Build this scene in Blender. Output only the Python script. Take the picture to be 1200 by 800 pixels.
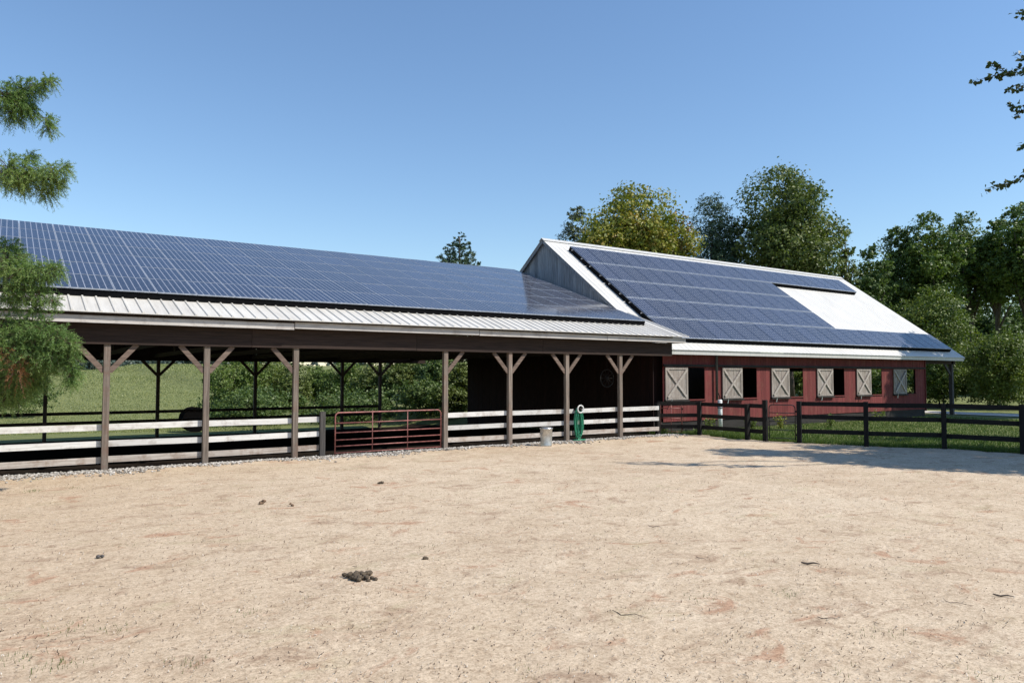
import bpy, math, random
import numpy as np
from mathutils import Vector, Matrix

for o in list(bpy.data.objects):
    bpy.data.objects.remove(o, do_unlink=True)
scene = bpy.context.scene
COL = scene.collection

# ------------------------------------------------------------------ camera, sky, sun, exposure
FPX, EYE = 870.0, 2.32                       # focal length in pixels of a 1200 px wide picture, eye height in metres
YAW = math.radians(55.5)                     # angle between the view and the long side of the buildings (world X)
PITCH = math.atan(40 / FPX)
cam_d = bpy.data.cameras.new("camera")
cam = bpy.data.objects.new("camera", cam_d); COL.objects.link(cam)
cam.location = (0, 0, EYE)
cam.rotation_euler = (math.radians(90) + PITCH, 0, YAW - math.radians(90))
cam_d.sensor_width = 36.0
cam_d.lens = FPX / 1200 * 36
cam_d.clip_end = 6000
scene.camera = cam

SUN = Vector((.41, -.52, .75)).normalized()  # direction towards the sun
world = bpy.data.worlds.new("World"); scene.world = world
world.use_nodes = True
wn = world.node_tree
sky = wn.nodes.new("ShaderNodeTexSky"); sky.sky_type = 'NISHITA'; sky.sun_disc = False
sky.sun_elevation = math.asin(SUN.z)
sky.sun_rotation = math.atan2(SUN.x, SUN.y)
sky.altitude = 100; sky.air_density = 1.3; sky.dust_density = 0.0; sky.ozone_density = 6.0
wn.links.new(sky.outputs[0], wn.nodes["Background"].inputs[0])
wn.nodes["Background"].inputs[1].default_value = 0.137
sun_d = bpy.data.lights.new("sun", 'SUN'); sun_d.energy = 5.0; sun_d.angle = math.radians(.5); sun_d.color = (1, .945, .85)
sun = bpy.data.objects.new("sun", sun_d); COL.objects.link(sun)
sun.rotation_euler = SUN.to_track_quat('Z', 'Y').to_euler()
scene.view_settings.view_transform = 'Standard'; scene.view_settings.look = 'None'
scene.view_settings.exposure = 0.23; scene.view_settings.gamma = 1.0

# ------------------------------------------------------------------ helpers
a_ = YAW
F0 = np.array([math.cos(a_), math.sin(a_), 0]); RV = np.array([math.sin(a_), -math.cos(a_), 0]); ZV = np.array([0, 0, 1.0])
FV = F0 * math.cos(PITCH) + ZV * math.sin(PITCH); UV_ = -F0 * math.sin(PITCH) + ZV * math.cos(PITCH)
def along(x, y, d):
    """point at forward distance d in the direction of photo pixel (x, y)"""
    return np.array([0, 0, EYE]) + (FV + RV * (x - 600) / FPX - UV_ * (y - 400) / FPX) * d
def onground(x, y, z=0.0):
    v = FV + RV * (x - 600) / FPX - UV_ * (y - 400) / FPX
    return np.array([0, 0, EYE]) + v * (z - EYE) / v[2]

def tag(o, label=None, cat=None, group=None, kind=None):
    if label: o["label"] = label
    if cat: o["category"] = cat
    if group: o["group"] = group
    if kind: o["kind"] = kind
    return o

def link(name, me, mats, parent=None):
    o = bpy.data.objects.new(name, me); COL.objects.link(o)
    if mats is not None and len(me.materials) == 0:
        for m in (mats if isinstance(mats, (list, tuple)) else [mats]): me.materials.append(m)
    if parent is not None: setparent(o, parent)
    return o

def wloc(o):
    l = Vector(o.location)
    while o.parent is not None:
        o = o.parent
    return l
ROOTLOC = {}
def setparent(o, p):
    """parts are modelled in world coordinates; keep them there"""
    o.parent = p
    r = p
    while r.parent is not None: r = r.parent
    if p is r: o.matrix_parent_inverse = Matrix.Translation(-Vector(r.location))
    # a part's own matrix is identity in the world, so its children need no inverse
def thing(name, loc, label, cat, group=None):
    o = bpy.data.objects.new(name, None); COL.objects.link(o); o.location = loc
    o.empty_display_size = .2
    return tag(o, label, cat, group)

class MB:
    def __init__(s): s.v = []; s.f = []; s.m = []
    def add(s, vs, fs, mi=0):
        b = len(s.v); s.v += [tuple(float(q) for q in p) for p in vs]
        s.f += [tuple(i + b for i in f) for f in fs]; s.m += [mi] * len(fs); return s
    def box(s, x0, x1, y0, y1, z0, z1, mi=0):
        return s.add([(x0,y0,z0),(x1,y0,z0),(x1,y1,z0),(x0,y1,z0),(x0,y0,z1),(x1,y0,z1),(x1,y1,z1),(x0,y1,z1)],
              [(0,3,2,1),(4,5,6,7),(0,1,5,4),(1,2,6,5),(2,3,7,6),(3,0,4,7)], mi)
    def bar(s, p0, p1, w, h, up=(0,0,1), mi=0):
        """rectangular bar from p0 to p1, w across, h along 'up'"""
        p0 = Vector(p0); p1 = Vector(p1); d = (p1 - p0).normalized(); u = Vector(up)
        u = (u - d * u.dot(d)).normalized(); r = d.cross(u)
        vs = []
        for p in (p0, p1):
            for sx, sz in ((-1,-1),(1,-1),(1,1),(-1,1)): vs.append(p + r * (sx * w / 2) + u * (sz * h / 2))
        return s.add(vs, [(0,1,2,3)[::-1],(4,5,6,7),(0,1,5,4),(1,2,6,5),(2,3,7,6),(3,0,4,7)][0:6], mi)
    def tube(s, pts, rad, n=8, mi=0, caps=True):
        pts = [Vector(p) for p in pts]
        if not isinstance(rad, (list, tuple)): rad = [rad] * len(pts)
        b = len(s.v); up = None
        for i, p in enumerate(pts):
            d = (pts[min(i + 1, len(pts) - 1)] - pts[max(i - 1, 0)]).normalized()
            if up is None:
                up = Vector((0,0,1)) if abs(d.z) < .9 else Vector((1,0,0))
            up = (up - d * up.dot(d)).normalized(); r = d.cross(up)
            for k in range(n):
                a = 2 * math.pi * k / n
                s.v.append(tuple(p + (r * math.cos(a) + up * math.sin(a)) * rad[i]))
        for i in range(len(pts) - 1):
            for k in range(n):
                s.f.append((b + i*n + k, b + i*n + (k+1) % n, b + (i+1)*n + (k+1) % n, b + (i+1)*n + k)); s.m.append(mi)
        if caps:
            s.f.append(tuple(b + k for k in range(n))[::-1]); s.m.append(mi)
            e = b + (len(pts) - 1) * n
            s.f.append(tuple(e + k for k in range(n))); s.m.append(mi)
        return s
    def lathe(s, prof, c, n=20, mi=0):
        b = len(s.v)
        for r, z in prof:
            for k in range(n):
                a = 2 * math.pi * k / n; s.v.append((c[0] + r * math.cos(a), c[1] + r * math.sin(a), c[2] + z))
        for i in range(len(prof) - 1):
            for k in range(n):
                s.f.append((b + i*n + k, b + i*n + (k+1) % n, b + (i+1)*n + (k+1) % n, b + (i+1)*n + k)); s.m.append(mi)
        return s
    def mesh(s, name, smooth=False):
        me = bpy.data.meshes.new(name); me.from_pydata(s.v, [], s.f); 
        if any(s.m): me.polygons.foreach_set("material_index", s.m)
        if smooth: me.polygons.foreach_set("use_smooth", [True] * len(s.f))
        me.update(); return me
    def build(s, name, mats, parent=None, smooth=False):
        return link(name, s.mesh(name, smooth), mats, parent)

def npmesh(name, V, Fc, smooth=False):
    """numpy mesh: V (n,3), Fc (m,k)"""
    me = bpy.data.meshes.new(name); V = np.ascontiguousarray(V, dtype=np.float32); Fc = np.ascontiguousarray(Fc, dtype=np.int32)
    m, k = Fc.shape
    me.vertices.add(len(V)); me.vertices.foreach_set("co", V.ravel())
    me.loops.add(m * k); me.loops.foreach_set("vertex_index", Fc.ravel())
    me.polygons.add(m); me.polygons.foreach_set("loop_start", np.arange(0, m * k, k, dtype=np.int32))
    me.polygons.foreach_set("loop_total", np.full(m, k, dtype=np.int32))
    if smooth: me.polygons.foreach_set("use_smooth", np.ones(m, dtype=bool))
    me.update(calc_edges=True); me.validate(); return me

# ------------------------------------------------------------------ materials
def newmat(name):
    m = bpy.data.materials.new(name); m.use_nodes = True
    nt = m.node_tree; return m, nt, nt.nodes, nt.links, nt.nodes["Principled BSDF"]
def N(ns, t, **k):
    n = ns.new(t)
    for a, v in k.items(): setattr(n, a, v)
    return n
def ramp(ns, ls, src, stops, interp='LINEAR'):
    r = ns.new("ShaderNodeValToRGB"); r.color_ramp.interpolation = interp
    e = r.color_ramp.elements
    while len(e) < len(stops): e.new(.5)
    for i, (p, c) in enumerate(stops):
        e[i].position = p; e[i].color = tuple(c) + (1,) if len(c) == 3 else c
    ls.new(src, r.inputs[0]); return r
def noise(ns, ls, vec, scale, detail=4, rough=.55, dist=0):
    n = ns.new("ShaderNodeTexNoise"); n.inputs["Scale"].default_value = scale; n.inputs["Detail"].default_value = detail
    n.inputs["Roughness"].default_value = rough; n.inputs["Distortion"].default_value = dist
    if vec is not None: ls.new(vec, n.inputs["Vector"])
    return n
def mapping(ns, ls, src, scale=(1,1,1), loc=(0,0,0), rot=(0,0,0)):
    m = ns.new("ShaderNodeMapping"); m.inputs["Scale"].default_value = scale; m.inputs["Location"].default_value = loc
    m.inputs["Rotation"].default_value = rot; ls.new(src, m.inputs["Vector"]); return m
def mix(ns, ls, fac, a, b, mode='MIX'):
    m = ns.new("ShaderNodeMix"); m.data_type = 'RGBA'; m.blend_type = mode
    for sock, v in ((m.inputs[0], fac), (m.inputs[6], a), (m.inputs[7], b)):
        if hasattr(v, "is_linked"): ls.new(v, sock)
        elif isinstance(v, (int, float)): sock.default_value = v
        else: sock.default_value = tuple(v) + (1,)
    return m.outputs[2]
def math_(ns, ls, op, a, b=None, c=None):
    m = ns.new("ShaderNodeMath"); m.operation = op
    for i, v in enumerate((a, b, c)):
        if v is None: continue
        if hasattr(v, "is_linked"): ls.new(v, m.inputs[i])
        else: m.inputs[i].default_value = v
    return m.outputs[0]
def bump(ns, ls, h, strength, dist, bsdf):
    b = ns.new("ShaderNodeBump"); b.inputs["Strength"].default_value = strength; b.inputs["Distance"].default_value = dist
    ls.new(h, b.inputs["Height"]); ls.new(b.outputs[0], bsdf.inputs["Normal"]); return b

def wood(name, dark, light, axis='Z', rough=.85, patch=None, patch_amt=.5, grain=28, vary=.25, stops=(.3,.7)):
    m, nt, ns, ls, b = newmat(name)
    tc = N(ns, "ShaderNodeTexCoord"); oi = N(ns, "ShaderNodeObjectInfo")
    sc = {'X': (1.2, grain, grain), 'Y': (grain, 1.2, grain), 'Z': (grain, grain, 1.2)}[axis]
    add = N(ns, "ShaderNodeVectorMath", operation='ADD'); ls.new(tc.outputs["Object"], add.inputs[0])
    mul = N(ns, "ShaderNodeVectorMath", operation='SCALE'); mul.inputs[0].default_value = (17.3, 9.1, 23.7)
    ls.new(oi.outputs["Random"], mul.inputs["Scale"]); ls.new(mul.outputs[0], add.inputs[1])
    mp = mapping(ns, ls, add.outputs[0], sc)
    g = noise(ns, ls, mp.outputs[0], 1.0, 6, .65, .6)
    col = ramp(ns, ls, g.outputs[0], [(stops[0], dark), (stops[1], light)]).outputs[0]
    if patch:
        p = noise(ns, ls, add.outputs[0], 2.3, 6, .7)
        pr = ramp(ns, ls, p.outputs[0], [(.5, (0,0,0)), (.66, (1,1,1))])
        col = mix(ns, ls, math_(ns, ls, 'MULTIPLY', pr.outputs[0], patch_amt), col, patch)
    v = math_(ns, ls, 'MULTIPLY_ADD', oi.outputs["Random"], vary, 1 - vary / 2)
    hsv = N(ns, "ShaderNodeHueSaturation"); ls.new(col, hsv.inputs["Color"]); ls.new(v, hsv.inputs["Value"])
    ls.new(hsv.outputs[0], b.inputs["Base Color"]); b.inputs["Roughness"].default_value = rough
    b.inputs["Specular IOR Level"].default_value = .25
    bump(ns, ls, g.outputs[0], .5, .006, b)
    return m

M = {}
M['post'] = wood('weathered_post_wood', (.085,.066,.054), (.27,.222,.185), 'Z', patch=(.17,.10,.075), patch_amt=.7)
M['brace'] = wood('weathered_brace_wood', (.075,.052,.042), (.21,.155,.125), 'X')
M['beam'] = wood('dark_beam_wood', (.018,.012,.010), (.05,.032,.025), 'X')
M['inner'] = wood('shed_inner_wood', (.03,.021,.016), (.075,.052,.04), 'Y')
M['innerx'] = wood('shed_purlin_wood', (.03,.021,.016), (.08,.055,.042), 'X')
M['backpost'] = wood('back_post_wood', (.05,.038,.03), (.13,.095,.075), 'Z')
M['fascia'] = wood('grey_fascia_wood', (.33,.30,.28), (.60,.57,.54), 'X', patch=(.25,.22,.2), patch_amt=.6)
M['rail'] = wood('white_rail_paint', (.34,.315,.29), (.62,.605,.58), 'X', patch=(.30,.26,.225), patch_amt=.75, stops=(.2,.55))
M['rail_low'] = wood('worn_rail_paint', (.25,.20,.165), (.58,.53,.48), 'X', patch=(.22,.15,.11), patch_amt=.8)
M['darkpost'] = wood('dark_post_wood', (.035,.032,.03), (.12,.11,.105), 'Z')
M['fence'] = wood('black_fence_stain', (.006,.0055,.005), (.022,.019,.017), 'Y', rough=.9)
M['fencez'] = wood('black_fence_post_stain', (.006,.0055,.005), (.022,.019,.017), 'Z', rough=.9)
M['red'] = wood('red_barn_paint', (.105,.022,.021), (.20,.048,.045), 'Z', patch=(.17,.07,.05), patch_amt=.5, grain=40, vary=.3)
M['gable'] = wood('grey_gable_wood', (.12,.125,.14), (.33,.34,.36), 'Z', grain=22, vary=.4)
M['shutter'] = wood('shutter_wood', (.14,.115,.10), (.40,.345,.30), 'Z', grain=32, patch=(.42,.39,.36), patch_amt=.5)
M['shutterb'] = wood('shutter_brace_wood', (.25,.215,.19), (.48,.43,.385), 'X', grain=30)
M['found'] = wood('dark_foundation', (.015,.013,.012), (.04,.036,.033), 'X', grain=8)
M['shaded_red'] = wood('shaded_red_boards', (.010,.005,.0045), (.032,.011,.010), 'Z', grain=30, vary=.4)  # red boards with the shade under the shed roof put into their colour
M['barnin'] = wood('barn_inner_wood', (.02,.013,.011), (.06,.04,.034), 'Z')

def metal_roof(name, c0, c1):
    m, nt, ns, ls, b = newmat(name)
    tc = N(ns, "ShaderNodeTexCoord")
    n1 = noise(ns, ls, tc.outputs["Object"], .8, 6, .65)
    mp = mapping(ns, ls, tc.outputs["Object"], (6, .5, .5)); n2 = noise(ns, ls, mp.outputs[0], 1.5, 5, .6)
    c = mix(ns, ls, .5, ramp(ns, ls, n1.outputs[0], [(.3, c0), (.7, c1)]).outputs[0], ramp(ns, ls, n2.outputs[0], [(.3, c0), (.65, c1)]).outputs[0])
    st = noise(ns, ls, mapping(ns, ls, tc.outputs["Object"], (3.3, .25, .25)).outputs[0], 2.2, 7, .75)      # rain streaks down the slope
    c = mix(ns, ls, math_(ns, ls, 'MULTIPLY', ramp(ns, ls, st.outputs[0], [(.5, (0,0,0)), (.72, (1,1,1))]).outputs[0], .45), c, tuple(q * .62 for q in c0))
    ls.new(c, b.inputs["Base Color"]); b.inputs["Roughness"].default_value = .5; b.inputs["Metallic"].default_value = .0
    bump(ns, ls, n2.outputs[0], .15, .01, b)
    return m
M['roof'] = metal_roof('shed_roof_metal', (.47,.44,.395), (.62,.595,.55))
M['barnroof'] = metal_roof('barn_roof_metal', (.50,.485,.455), (.62,.605,.575))
M['trim'] = metal_roof('white_trim', (.44,.43,.40), (.55,.535,.51))

def panel_glass():
    m, nt, ns, ls, b = newmat('solar_cells')
    tc = N(ns, "ShaderNodeTexCoord"); oi = N(ns, "ShaderNodeObjectInfo")
    sep = N(ns, "ShaderNodeSeparateXYZ"); ls.new(tc.outputs["UV"], sep.inputs[0])
    def edge(s, mul):
        fr = math_(ns, ls, 'FRACT', math_(ns, ls, 'MULTIPLY', s, mul))
        return math_(ns, ls, 'SUBTRACT', .5, math_(ns, ls, 'ABSOLUTE', math_(ns, ls, 'SUBTRACT', fr, .5)))   # 0 at a cell's edge
    ex = edge(sep.outputs[0], 6.0); ey = edge(sep.outputs[1], 10.0)
    lx = math_(ns, ls, 'LESS_THAN', ex, .048); ly = math_(ns, ls, 'LESS_THAN', ey, .018)
    dia = math_(ns, ls, 'LESS_THAN', math_(ns, ls, 'ADD', ex, ey), .165)
    mask = math_(ns, ls, 'MAXIMUM', math_(ns, ls, 'MAXIMUM', lx, ly), dia)
    tone = math_(ns, ls, 'MULTIPLY_ADD', oi.outputs["Random"], .5, .75)
    hs = N(ns, "ShaderNodeHueSaturation"); hs.inputs["Color"].default_value = (.010, .0165, .041, 1); ls.new(tone, hs.inputs["Value"])
    dn = noise(ns, ls, tc.outputs["Object"], 2.0, 5, .7)
    cell = mix(ns, ls, math_(ns, ls, 'MULTIPLY', dn.outputs[0], .09), hs.outputs[0], (.30,.31,.32))
    ls.new(mix(ns, ls, mask, cell, (.31,.32,.36)), b.inputs["Base Color"])
    b.inputs["Roughness"].default_value = .10; b.inputs["IOR"].default_value = 1.45; b.inputs["Specular IOR Level"].default_value = .32
    return m
M['cells'] = panel_glass()
def plain(name, col, rough=.5, metal=0.0, nscale=12, var=.25, spec=.5):
    m, nt, ns, ls, b = newmat(name); b.inputs["Specular IOR Level"].default_value = spec
    tc = N(ns, "ShaderNodeTexCoord"); n = noise(ns, ls, tc.outputs["Object"], nscale, 5, .6)
    c0 = tuple(x * (1 - var) for x in col); c1 = tuple(min(1, x * (1 + var)) for x in col)
    ls.new(ramp(ns, ls, n.outputs[0], [(.3, c0), (.7, c1)]).outputs[0], b.inputs["Base Color"])
    b.inputs["Roughness"].default_value = rough; b.inputs["Metallic"].default_value = metal
    bump(ns, ls, n.outputs[0], .15, .004, b); return m
M['frame'] = plain('panel_frame', (.33,.36,.42), .4, .0)
M['sideframe'] = plain('panel_side_frame', (.05,.065,.10), .4)
M['underside'] = plain('panel_back_and_shade', (.007,.007,.008), .9, spec=.05)
M['mount'] = plain('mount_rail', (.45,.45,.46), .4, .8)
M['redpipe'] = plain('faded_red_pipe', (.23,.085,.075), .5, .1, 9, .5)
M['blackpipe'] = plain('black_pipe', (.02,.02,.021), .5, .2)
M['galv'] = plain('galvanised_metal', (.52,.53,.53), .36, .85, 14)
M['hose'] = plain('green_hose', (.025,.22,.12), .4, 0, 20)
M['ring'] = plain('pale_ring', (.6,.6,.58), .5)
M['dark'] = plain('dark_iron', (.018,.016,.015), .9, spec=.1)
M['white'] = plain('white_plastic', (.74,.74,.72), .45)
M['conduit'] = plain('grey_conduit', (.10,.10,.105), .5, .3)
M['dung'] = plain('manure', (.085,.062,.040), .95, 0, 40, .5)
M['dungdry'] = plain('dry_manure', (.16,.10,.06), .95, 0, 40, .5)
M['stick'] = plain('stick_bark', (.06,.045,.035), .9, 0, 30, .4)
M['bale'] = plain('dark_wrap', (.006,.0055,.0055), 1.0, spec=0)
M['bark'] = wood('tree_bark', (.035,.028,.022), (.13,.105,.085), 'Z', grain=12)
M['barkpale'] = wood('conifer_bark', (.07,.045,.035), (.19,.13,.10), 'Z', grain=12)

def leafmat(name, cols, trans=.28, rough=.5):
    """cols: list of colours picked per leaf, with wider drifts over the crown"""
    m, nt, ns, ls, b = newmat(name)
    g = N(ns, "ShaderNodeNewGeometry"); tc = N(ns, "ShaderNodeTexCoord")
    n = noise(ns, ls, tc.outputs["Object"], .45, 4, .6)
    f = math_(ns, ls, 'ADD', math_(ns, ls, 'MULTIPLY', g.outputs["Random Per Island"], .55), math_(ns, ls, 'MULTIPLY_ADD', n.outputs[0], 1.1, -.33))
    k = len(cols); r = ramp(ns, ls, f, [(i / (k - 1) * .8 + .1, c) for i, c in enumerate(cols)])
    ls.new(r.outputs[0], b.inputs["Base Color"]); b.inputs["Roughness"].default_value = rough
    b.inputs["Specular IOR Level"].default_value = .35
    t = N(ns, "ShaderNodeBsdfTranslucent"); ls.new(mix(ns, ls, 1.0, r.outputs[0], (1.0,1.15,.55), 'MULTIPLY'), t.inputs[0])
    ms = N(ns, "ShaderNodeMixShader"); ms.inputs[0].default_value = trans
    ls.new(b.outputs[0], ms.inputs[1]); ls.new(t.outputs[0], ms.inputs[2]); ls.new(ms.outputs[0], ns["Material Output"].inputs[0])
    return m
L = {}
L['yellow'] = leafmat('leaf_yellow_green', [(.08,.115,.02),(.18,.21,.03),(.28,.26,.04),(.32,.20,.04)])
L['orange'] = leafmat('leaf_turning', [(.06,.08,.02),(.12,.13,.025),(.20,.12,.03),(.17,.07,.025)])
L['green'] = leafmat('leaf_green', [(.05,.095,.02),(.11,.165,.032),(.17,.215,.046)])
L['olive'] = leafmat('leaf_olive', [(.06,.09,.022),(.125,.16,.04),(.19,.215,.065)])
L['dark'] = leafmat('leaf_dark', [(.05,.09,.024),(.10,.15,.042),(.155,.205,.06)])
L['pine'] = leafmat('leaf_pine', [(.032,.065,.035),(.06,.10,.05),(.095,.135,.068)], trans=.12)
L['pale'] = leafmat('leaf_pale_pine', [(.05,.075,.045),(.09,.115,.06),(.12,.14,.07)], trans=.15)
L['shrub'] = leafmat('leaf_shrub', [(.055,.09,.02),(.125,.17,.034),(.21,.24,.05)])
L['conifer'] = leafmat('needle_light', [(.085,.16,.045),(.18,.27,.08),(.31,.38,.13)], trans=.35)
L['dead'] = leafmat('needle_dead', [(.12,.05,.02),(.22,.10,.04),(.26,.14,.06)], trans=.2)
L['near'] = leafmat('leaf_near', [(.018,.035,.01),(.03,.05,.014),(.05,.07,.02)], trans=.25)
L['grass'] = leafmat('grass_blades', [(.045,.085,.015),(.085,.14,.025),(.13,.16,.04)])
L['pasture'] = leafmat('pasture_blades', [(.11,.14,.05),(.24,.26,.10),(.36,.35,.155)])
L['far'] = leafmat('hazed_leaf', [(.045,.07,.06),(.065,.09,.075),(.085,.11,.085)], trans=.1)  # bluish distance haze mixed into the leaf colours

def ground_mat():
    m, nt, ns, ls, b = newmat('grass_ground')
    tc = N(ns, "ShaderNodeTexCoord"); P = tc.outputs["Object"]
    n1 = noise(ns, ls, P, .07, 5, .6); mp = mapping(ns, ls, P, (.5,.5,.5), (0,0,0), (0,0,.4)); n2 = noise(ns, ls, mp.outputs[0], 2.2, 8, .75); n3 = noise(ns, ls, P, 14, 4, .7)
    c = ramp(ns, ls, n2.outputs[0], [(.30, (.10,.125,.045)), (.48, (.22,.24,.095)), (.66, (.34,.335,.15))]).outputs[0]
    c = mix(ns, ls, ramp(ns, ls, n1.outputs[0], [(.35, (0,0,0)), (.7, (.55,)*3)]).outputs[0], c, (.20,.20,.09))
    c = mix(ns, ls, .5, c, ramp(ns, ls, n3.outputs[0], [(.3, (.05,.07,.022)), (.7, (.17,.19,.07))]).outputs[0])
    ls.new(c, b.inputs["Base Color"]); b.inputs["Roughness"].default_value = .95; b.inputs["Specular IOR Level"].default_value = .1
    bump(ns, ls, n2.outputs[0], .8, .25, b); return m
M['ground'] = ground_mat()

def sand_mat(name='yard_sand', lit=1.0):
    m, nt, ns, ls, b = newmat(name)
    tc = N(ns, "ShaderNodeTexCoord"); P = tc.outputs["Object"]
    big = noise(ns, ls, P, .18, 5, .6); mid = noise(ns, ls, P, 1.3, 6, .65, .4); fine = noise(ns, ls, P, 22, 6, .8); grit = noise(ns, ls, P, 60, 3, .8)
    st = mapping(ns, ls, P, (1.0, 1.5, 1), (3,1,0), (0,0,-.5)); drag = noise(ns, ls, st.outputs[0], 1.25, 8, .72, .7)
    c = ramp(ns, ls, big.outputs[0], [(.3, (.44,.338,.236)), (.55, (.55,.447,.328)), (.75, (.59,.497,.378))]).outputs[0]
    c = mix(ns, ls, .45, c, ramp(ns, ls, mid.outputs[0], [(.3, (.41,.315,.217)), (.65, (.62,.515,.39))]).outputs[0])
    # browner, more trodden soil towards the conifer side of the yard
    sx = N(ns, "ShaderNodeSeparateXYZ"); ls.new(P, sx.inputs[0])
    tr = math_(ns, ls, 'ADD', math_(ns, ls, 'MULTIPLY', sx.outputs[0], -.055), math_(ns, ls, 'MULTIPLY_ADD', big.outputs[0], 1.6, -.25))
    c = mix(ns, ls, math_(ns, ls, 'MULTIPLY', ramp(ns, ls, tr, [(.15, (0,0,0)), (.75, (1,1,1))]).outputs[0], .55), c, (.42,.305,.20))
    # darker and redder scuffs where the bedding has been dragged aside
    sc = ramp(ns, ls, drag.outputs[0], [(.54, (0,0,0)), (.66, (1,1,1))]).outputs[0]
    c = mix(ns, ls, math_(ns, ls, 'MULTIPLY', sc, .7), c, (.30,.205,.14))
    red = noise(ns, ls, mapping(ns, ls, P, (1,1.4,1), (9,4,0), (0,0,-.5)).outputs[0], 1.0, 8, .72, .9)
    rc = ramp(ns, ls, red.outputs[0], [(.575, (0,0,0)), (.65, (1,1,1))]).outputs[0]
    c = mix(ns, ls, math_(ns, ls, 'MULTIPLY', rc, .7), c, (.36,.20,.125))
    gr = noise(ns, ls, mapping(ns, ls, P, (1,1.6,1), (-4,7,0)).outputs[0], .75, 7, .7, .5)
    gc = ramp(ns, ls, gr.outputs[0], [(.58, (0,0,0)), (.72, (1,1,1))]).outputs[0]
    c = mix(ns, ls, math_(ns, ls, 'MULTIPLY', gc, .4), c, (.33,.31,.17))
    c = mix(ns, ls, 1.0, c, ramp(ns, ls, fine.outputs[0], [(.30, (.50,.46,.43)), (.47, (.94,.93,.92)), (.72, (1.2,1.2,1.2))]).outputs[0], 'MULTIPLY')
    c = mix(ns, ls, 1.0, c, ramp(ns, ls, grit.outputs[0], [(.30, (.42,.38,.35)), (.45, (1,1,1)), (.72, (1.18,1.18,1.18))]).outputs[0], 'MULTIPLY')
    cl = noise(ns, ls, P, 7.5, 9, .82, .3)
    c = mix(ns, ls, 1.0, c, ramp(ns, ls, cl.outputs[0], [(.33, (.66,.60,.55)), (.48, (.97,.96,.95)), (.66, (1.14,1.15,1.16))]).outputs[0], 'MULTIPLY')
    ls.new(c, b.inputs["Base Color"]); b.inputs["Roughness"].default_value = .95; b.inputs["Specular IOR Level"].default_value = .1
    h = math_(ns, ls, 'ADD', math_(ns, ls, 'MULTIPLY', fine.outputs[0], .5), math_(ns, ls, 'ADD', math_(ns, ls, 'MULTIPLY', mid.outputs[0], 1.2), math_(ns, ls, 'MULTIPLY', drag.outputs[0], .7)))
    vo = ns.new("ShaderNodeTexVoronoi"); vo.feature = 'SMOOTH_F1'; vo.inputs["Scale"].default_value = 3.6; vo.inputs["Randomness"].default_value = 1
    wv = noise(ns, ls, P, 2.0, 3, .6); av = N(ns, "ShaderNodeVectorMath", operation='ADD'); ls.new(P, av.inputs[0]); ls.new(wv.outputs[1], av.inputs[1]); ls.new(av.outputs[0], vo.inputs["Vector"])
    h = math_(ns, ls, 'ADD', h, math_(ns, ls, 'MULTIPLY', math_(ns, ls, 'MINIMUM', vo.outputs["Distance"], .32), 1.5))      # trodden hollows
    bump(ns, ls, h, .42, .045, b); return m
M['sand'] = sand_mat()
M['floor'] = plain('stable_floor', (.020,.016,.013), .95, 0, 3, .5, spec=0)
M['path'] = plain('gravel_drive', (.48,.44,.39), .95, 0, 6, .2)

def stone_mat():
    m, nt, ns, ls, b = newmat('gravel_stone')
    g = N(ns, "ShaderNodeNewGeometry")
    r = ramp(ns, ls, g.outputs["Random Per Island"], [(0, (.11,.095,.08)), (.4, (.29,.26,.225)), (.8, (.42,.385,.345)), (1, (.58,.55,.52))])
    ls.new(r.outputs[0], b.inputs["Base Color"]); b.inputs["Roughness"].default_value = .9; return m
M['stone'] = stone_mat()
def chip_mat():
    m, nt, ns, ls, b = newmat('wood_chip')
    g = N(ns, "ShaderNodeNewGeometry")
    r = ramp(ns, ls, g.outputs["Random Per Island"], [(0, (.07,.05,.035)), (.2, (.16,.11,.075)), (.4, (.32,.24,.17)), (.7, (.52,.44,.35)), (1, (.70,.63,.54))])
    ls.new(r.outputs[0], b.inputs["Base Color"]); b.inputs["Roughness"].default_value = .9; return m
M['chip'] = chip_mat()

# ------------------------------------------------------------------ the lie of the land
def sstep(a, b, x):
    t = np.clip((np.asarray(x, dtype=float) - a) / (b - a), 0, 1); return t * t * (3 - 2 * t)
def land(x, y):
    x = np.asarray(x, dtype=float); y = np.asarray(y, dtype=float)
    left = 1 - sstep(20.5, 24.5, x)
    d = -.85 * np.clip((y - 21) / 21.0, 0, 1) - .5 * sstep(42, 62, y)       # ground falls away under and behind the shed
    z = d * left
    dist = np.hypot(x, y)
    rise = 4.7 * sstep(55, 185, dist) * sstep(20, 60, y)                    # pasture climbing behind
    return z + rise + .12 * np.sin(x * .21 + 1) * np.cos(y * .17) * sstep(46, 70, y)
def land1(x, y): return float(land(x, y))

def axis(lo, hi, step, far):
    c = list(np.arange(lo, hi + 1e-6, step)); s = step; v = hi; up = []
    while v < far: s *= 1.28; v += s; up.append(v)
    s = step; v = lo; dn = []
    while v > -far: s *= 1.28; v -= s; dn.append(v)
    return np.array(dn[::-1] + c + up)
def sheet(name, gx, gy, zf, mat, **k):
    X, Y = np.meshgrid(gx, gy); Z = zf(X, Y); V = np.stack([X.ravel(), Y.ravel(), Z.ravel()], 1)
    nx, ny = len(gx), len(gy); i = np.arange(nx * ny).reshape(ny, nx)
    Fc = np.stack([i[:-1,:-1].ravel(), i[:-1,1:].ravel(), i[1:,1:].ravel(), i[1:,:-1].ravel()], 1)
    return link(name, npmesh(name, V, Fc, True), mat)
o = sheet("ground", axis(-30, 70, 1.0, 2500), axis(-12, 75, 1.0, 2500), lambda x, y: land(x, y) - .035, M['ground']); tag(o, kind='structure')

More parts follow.
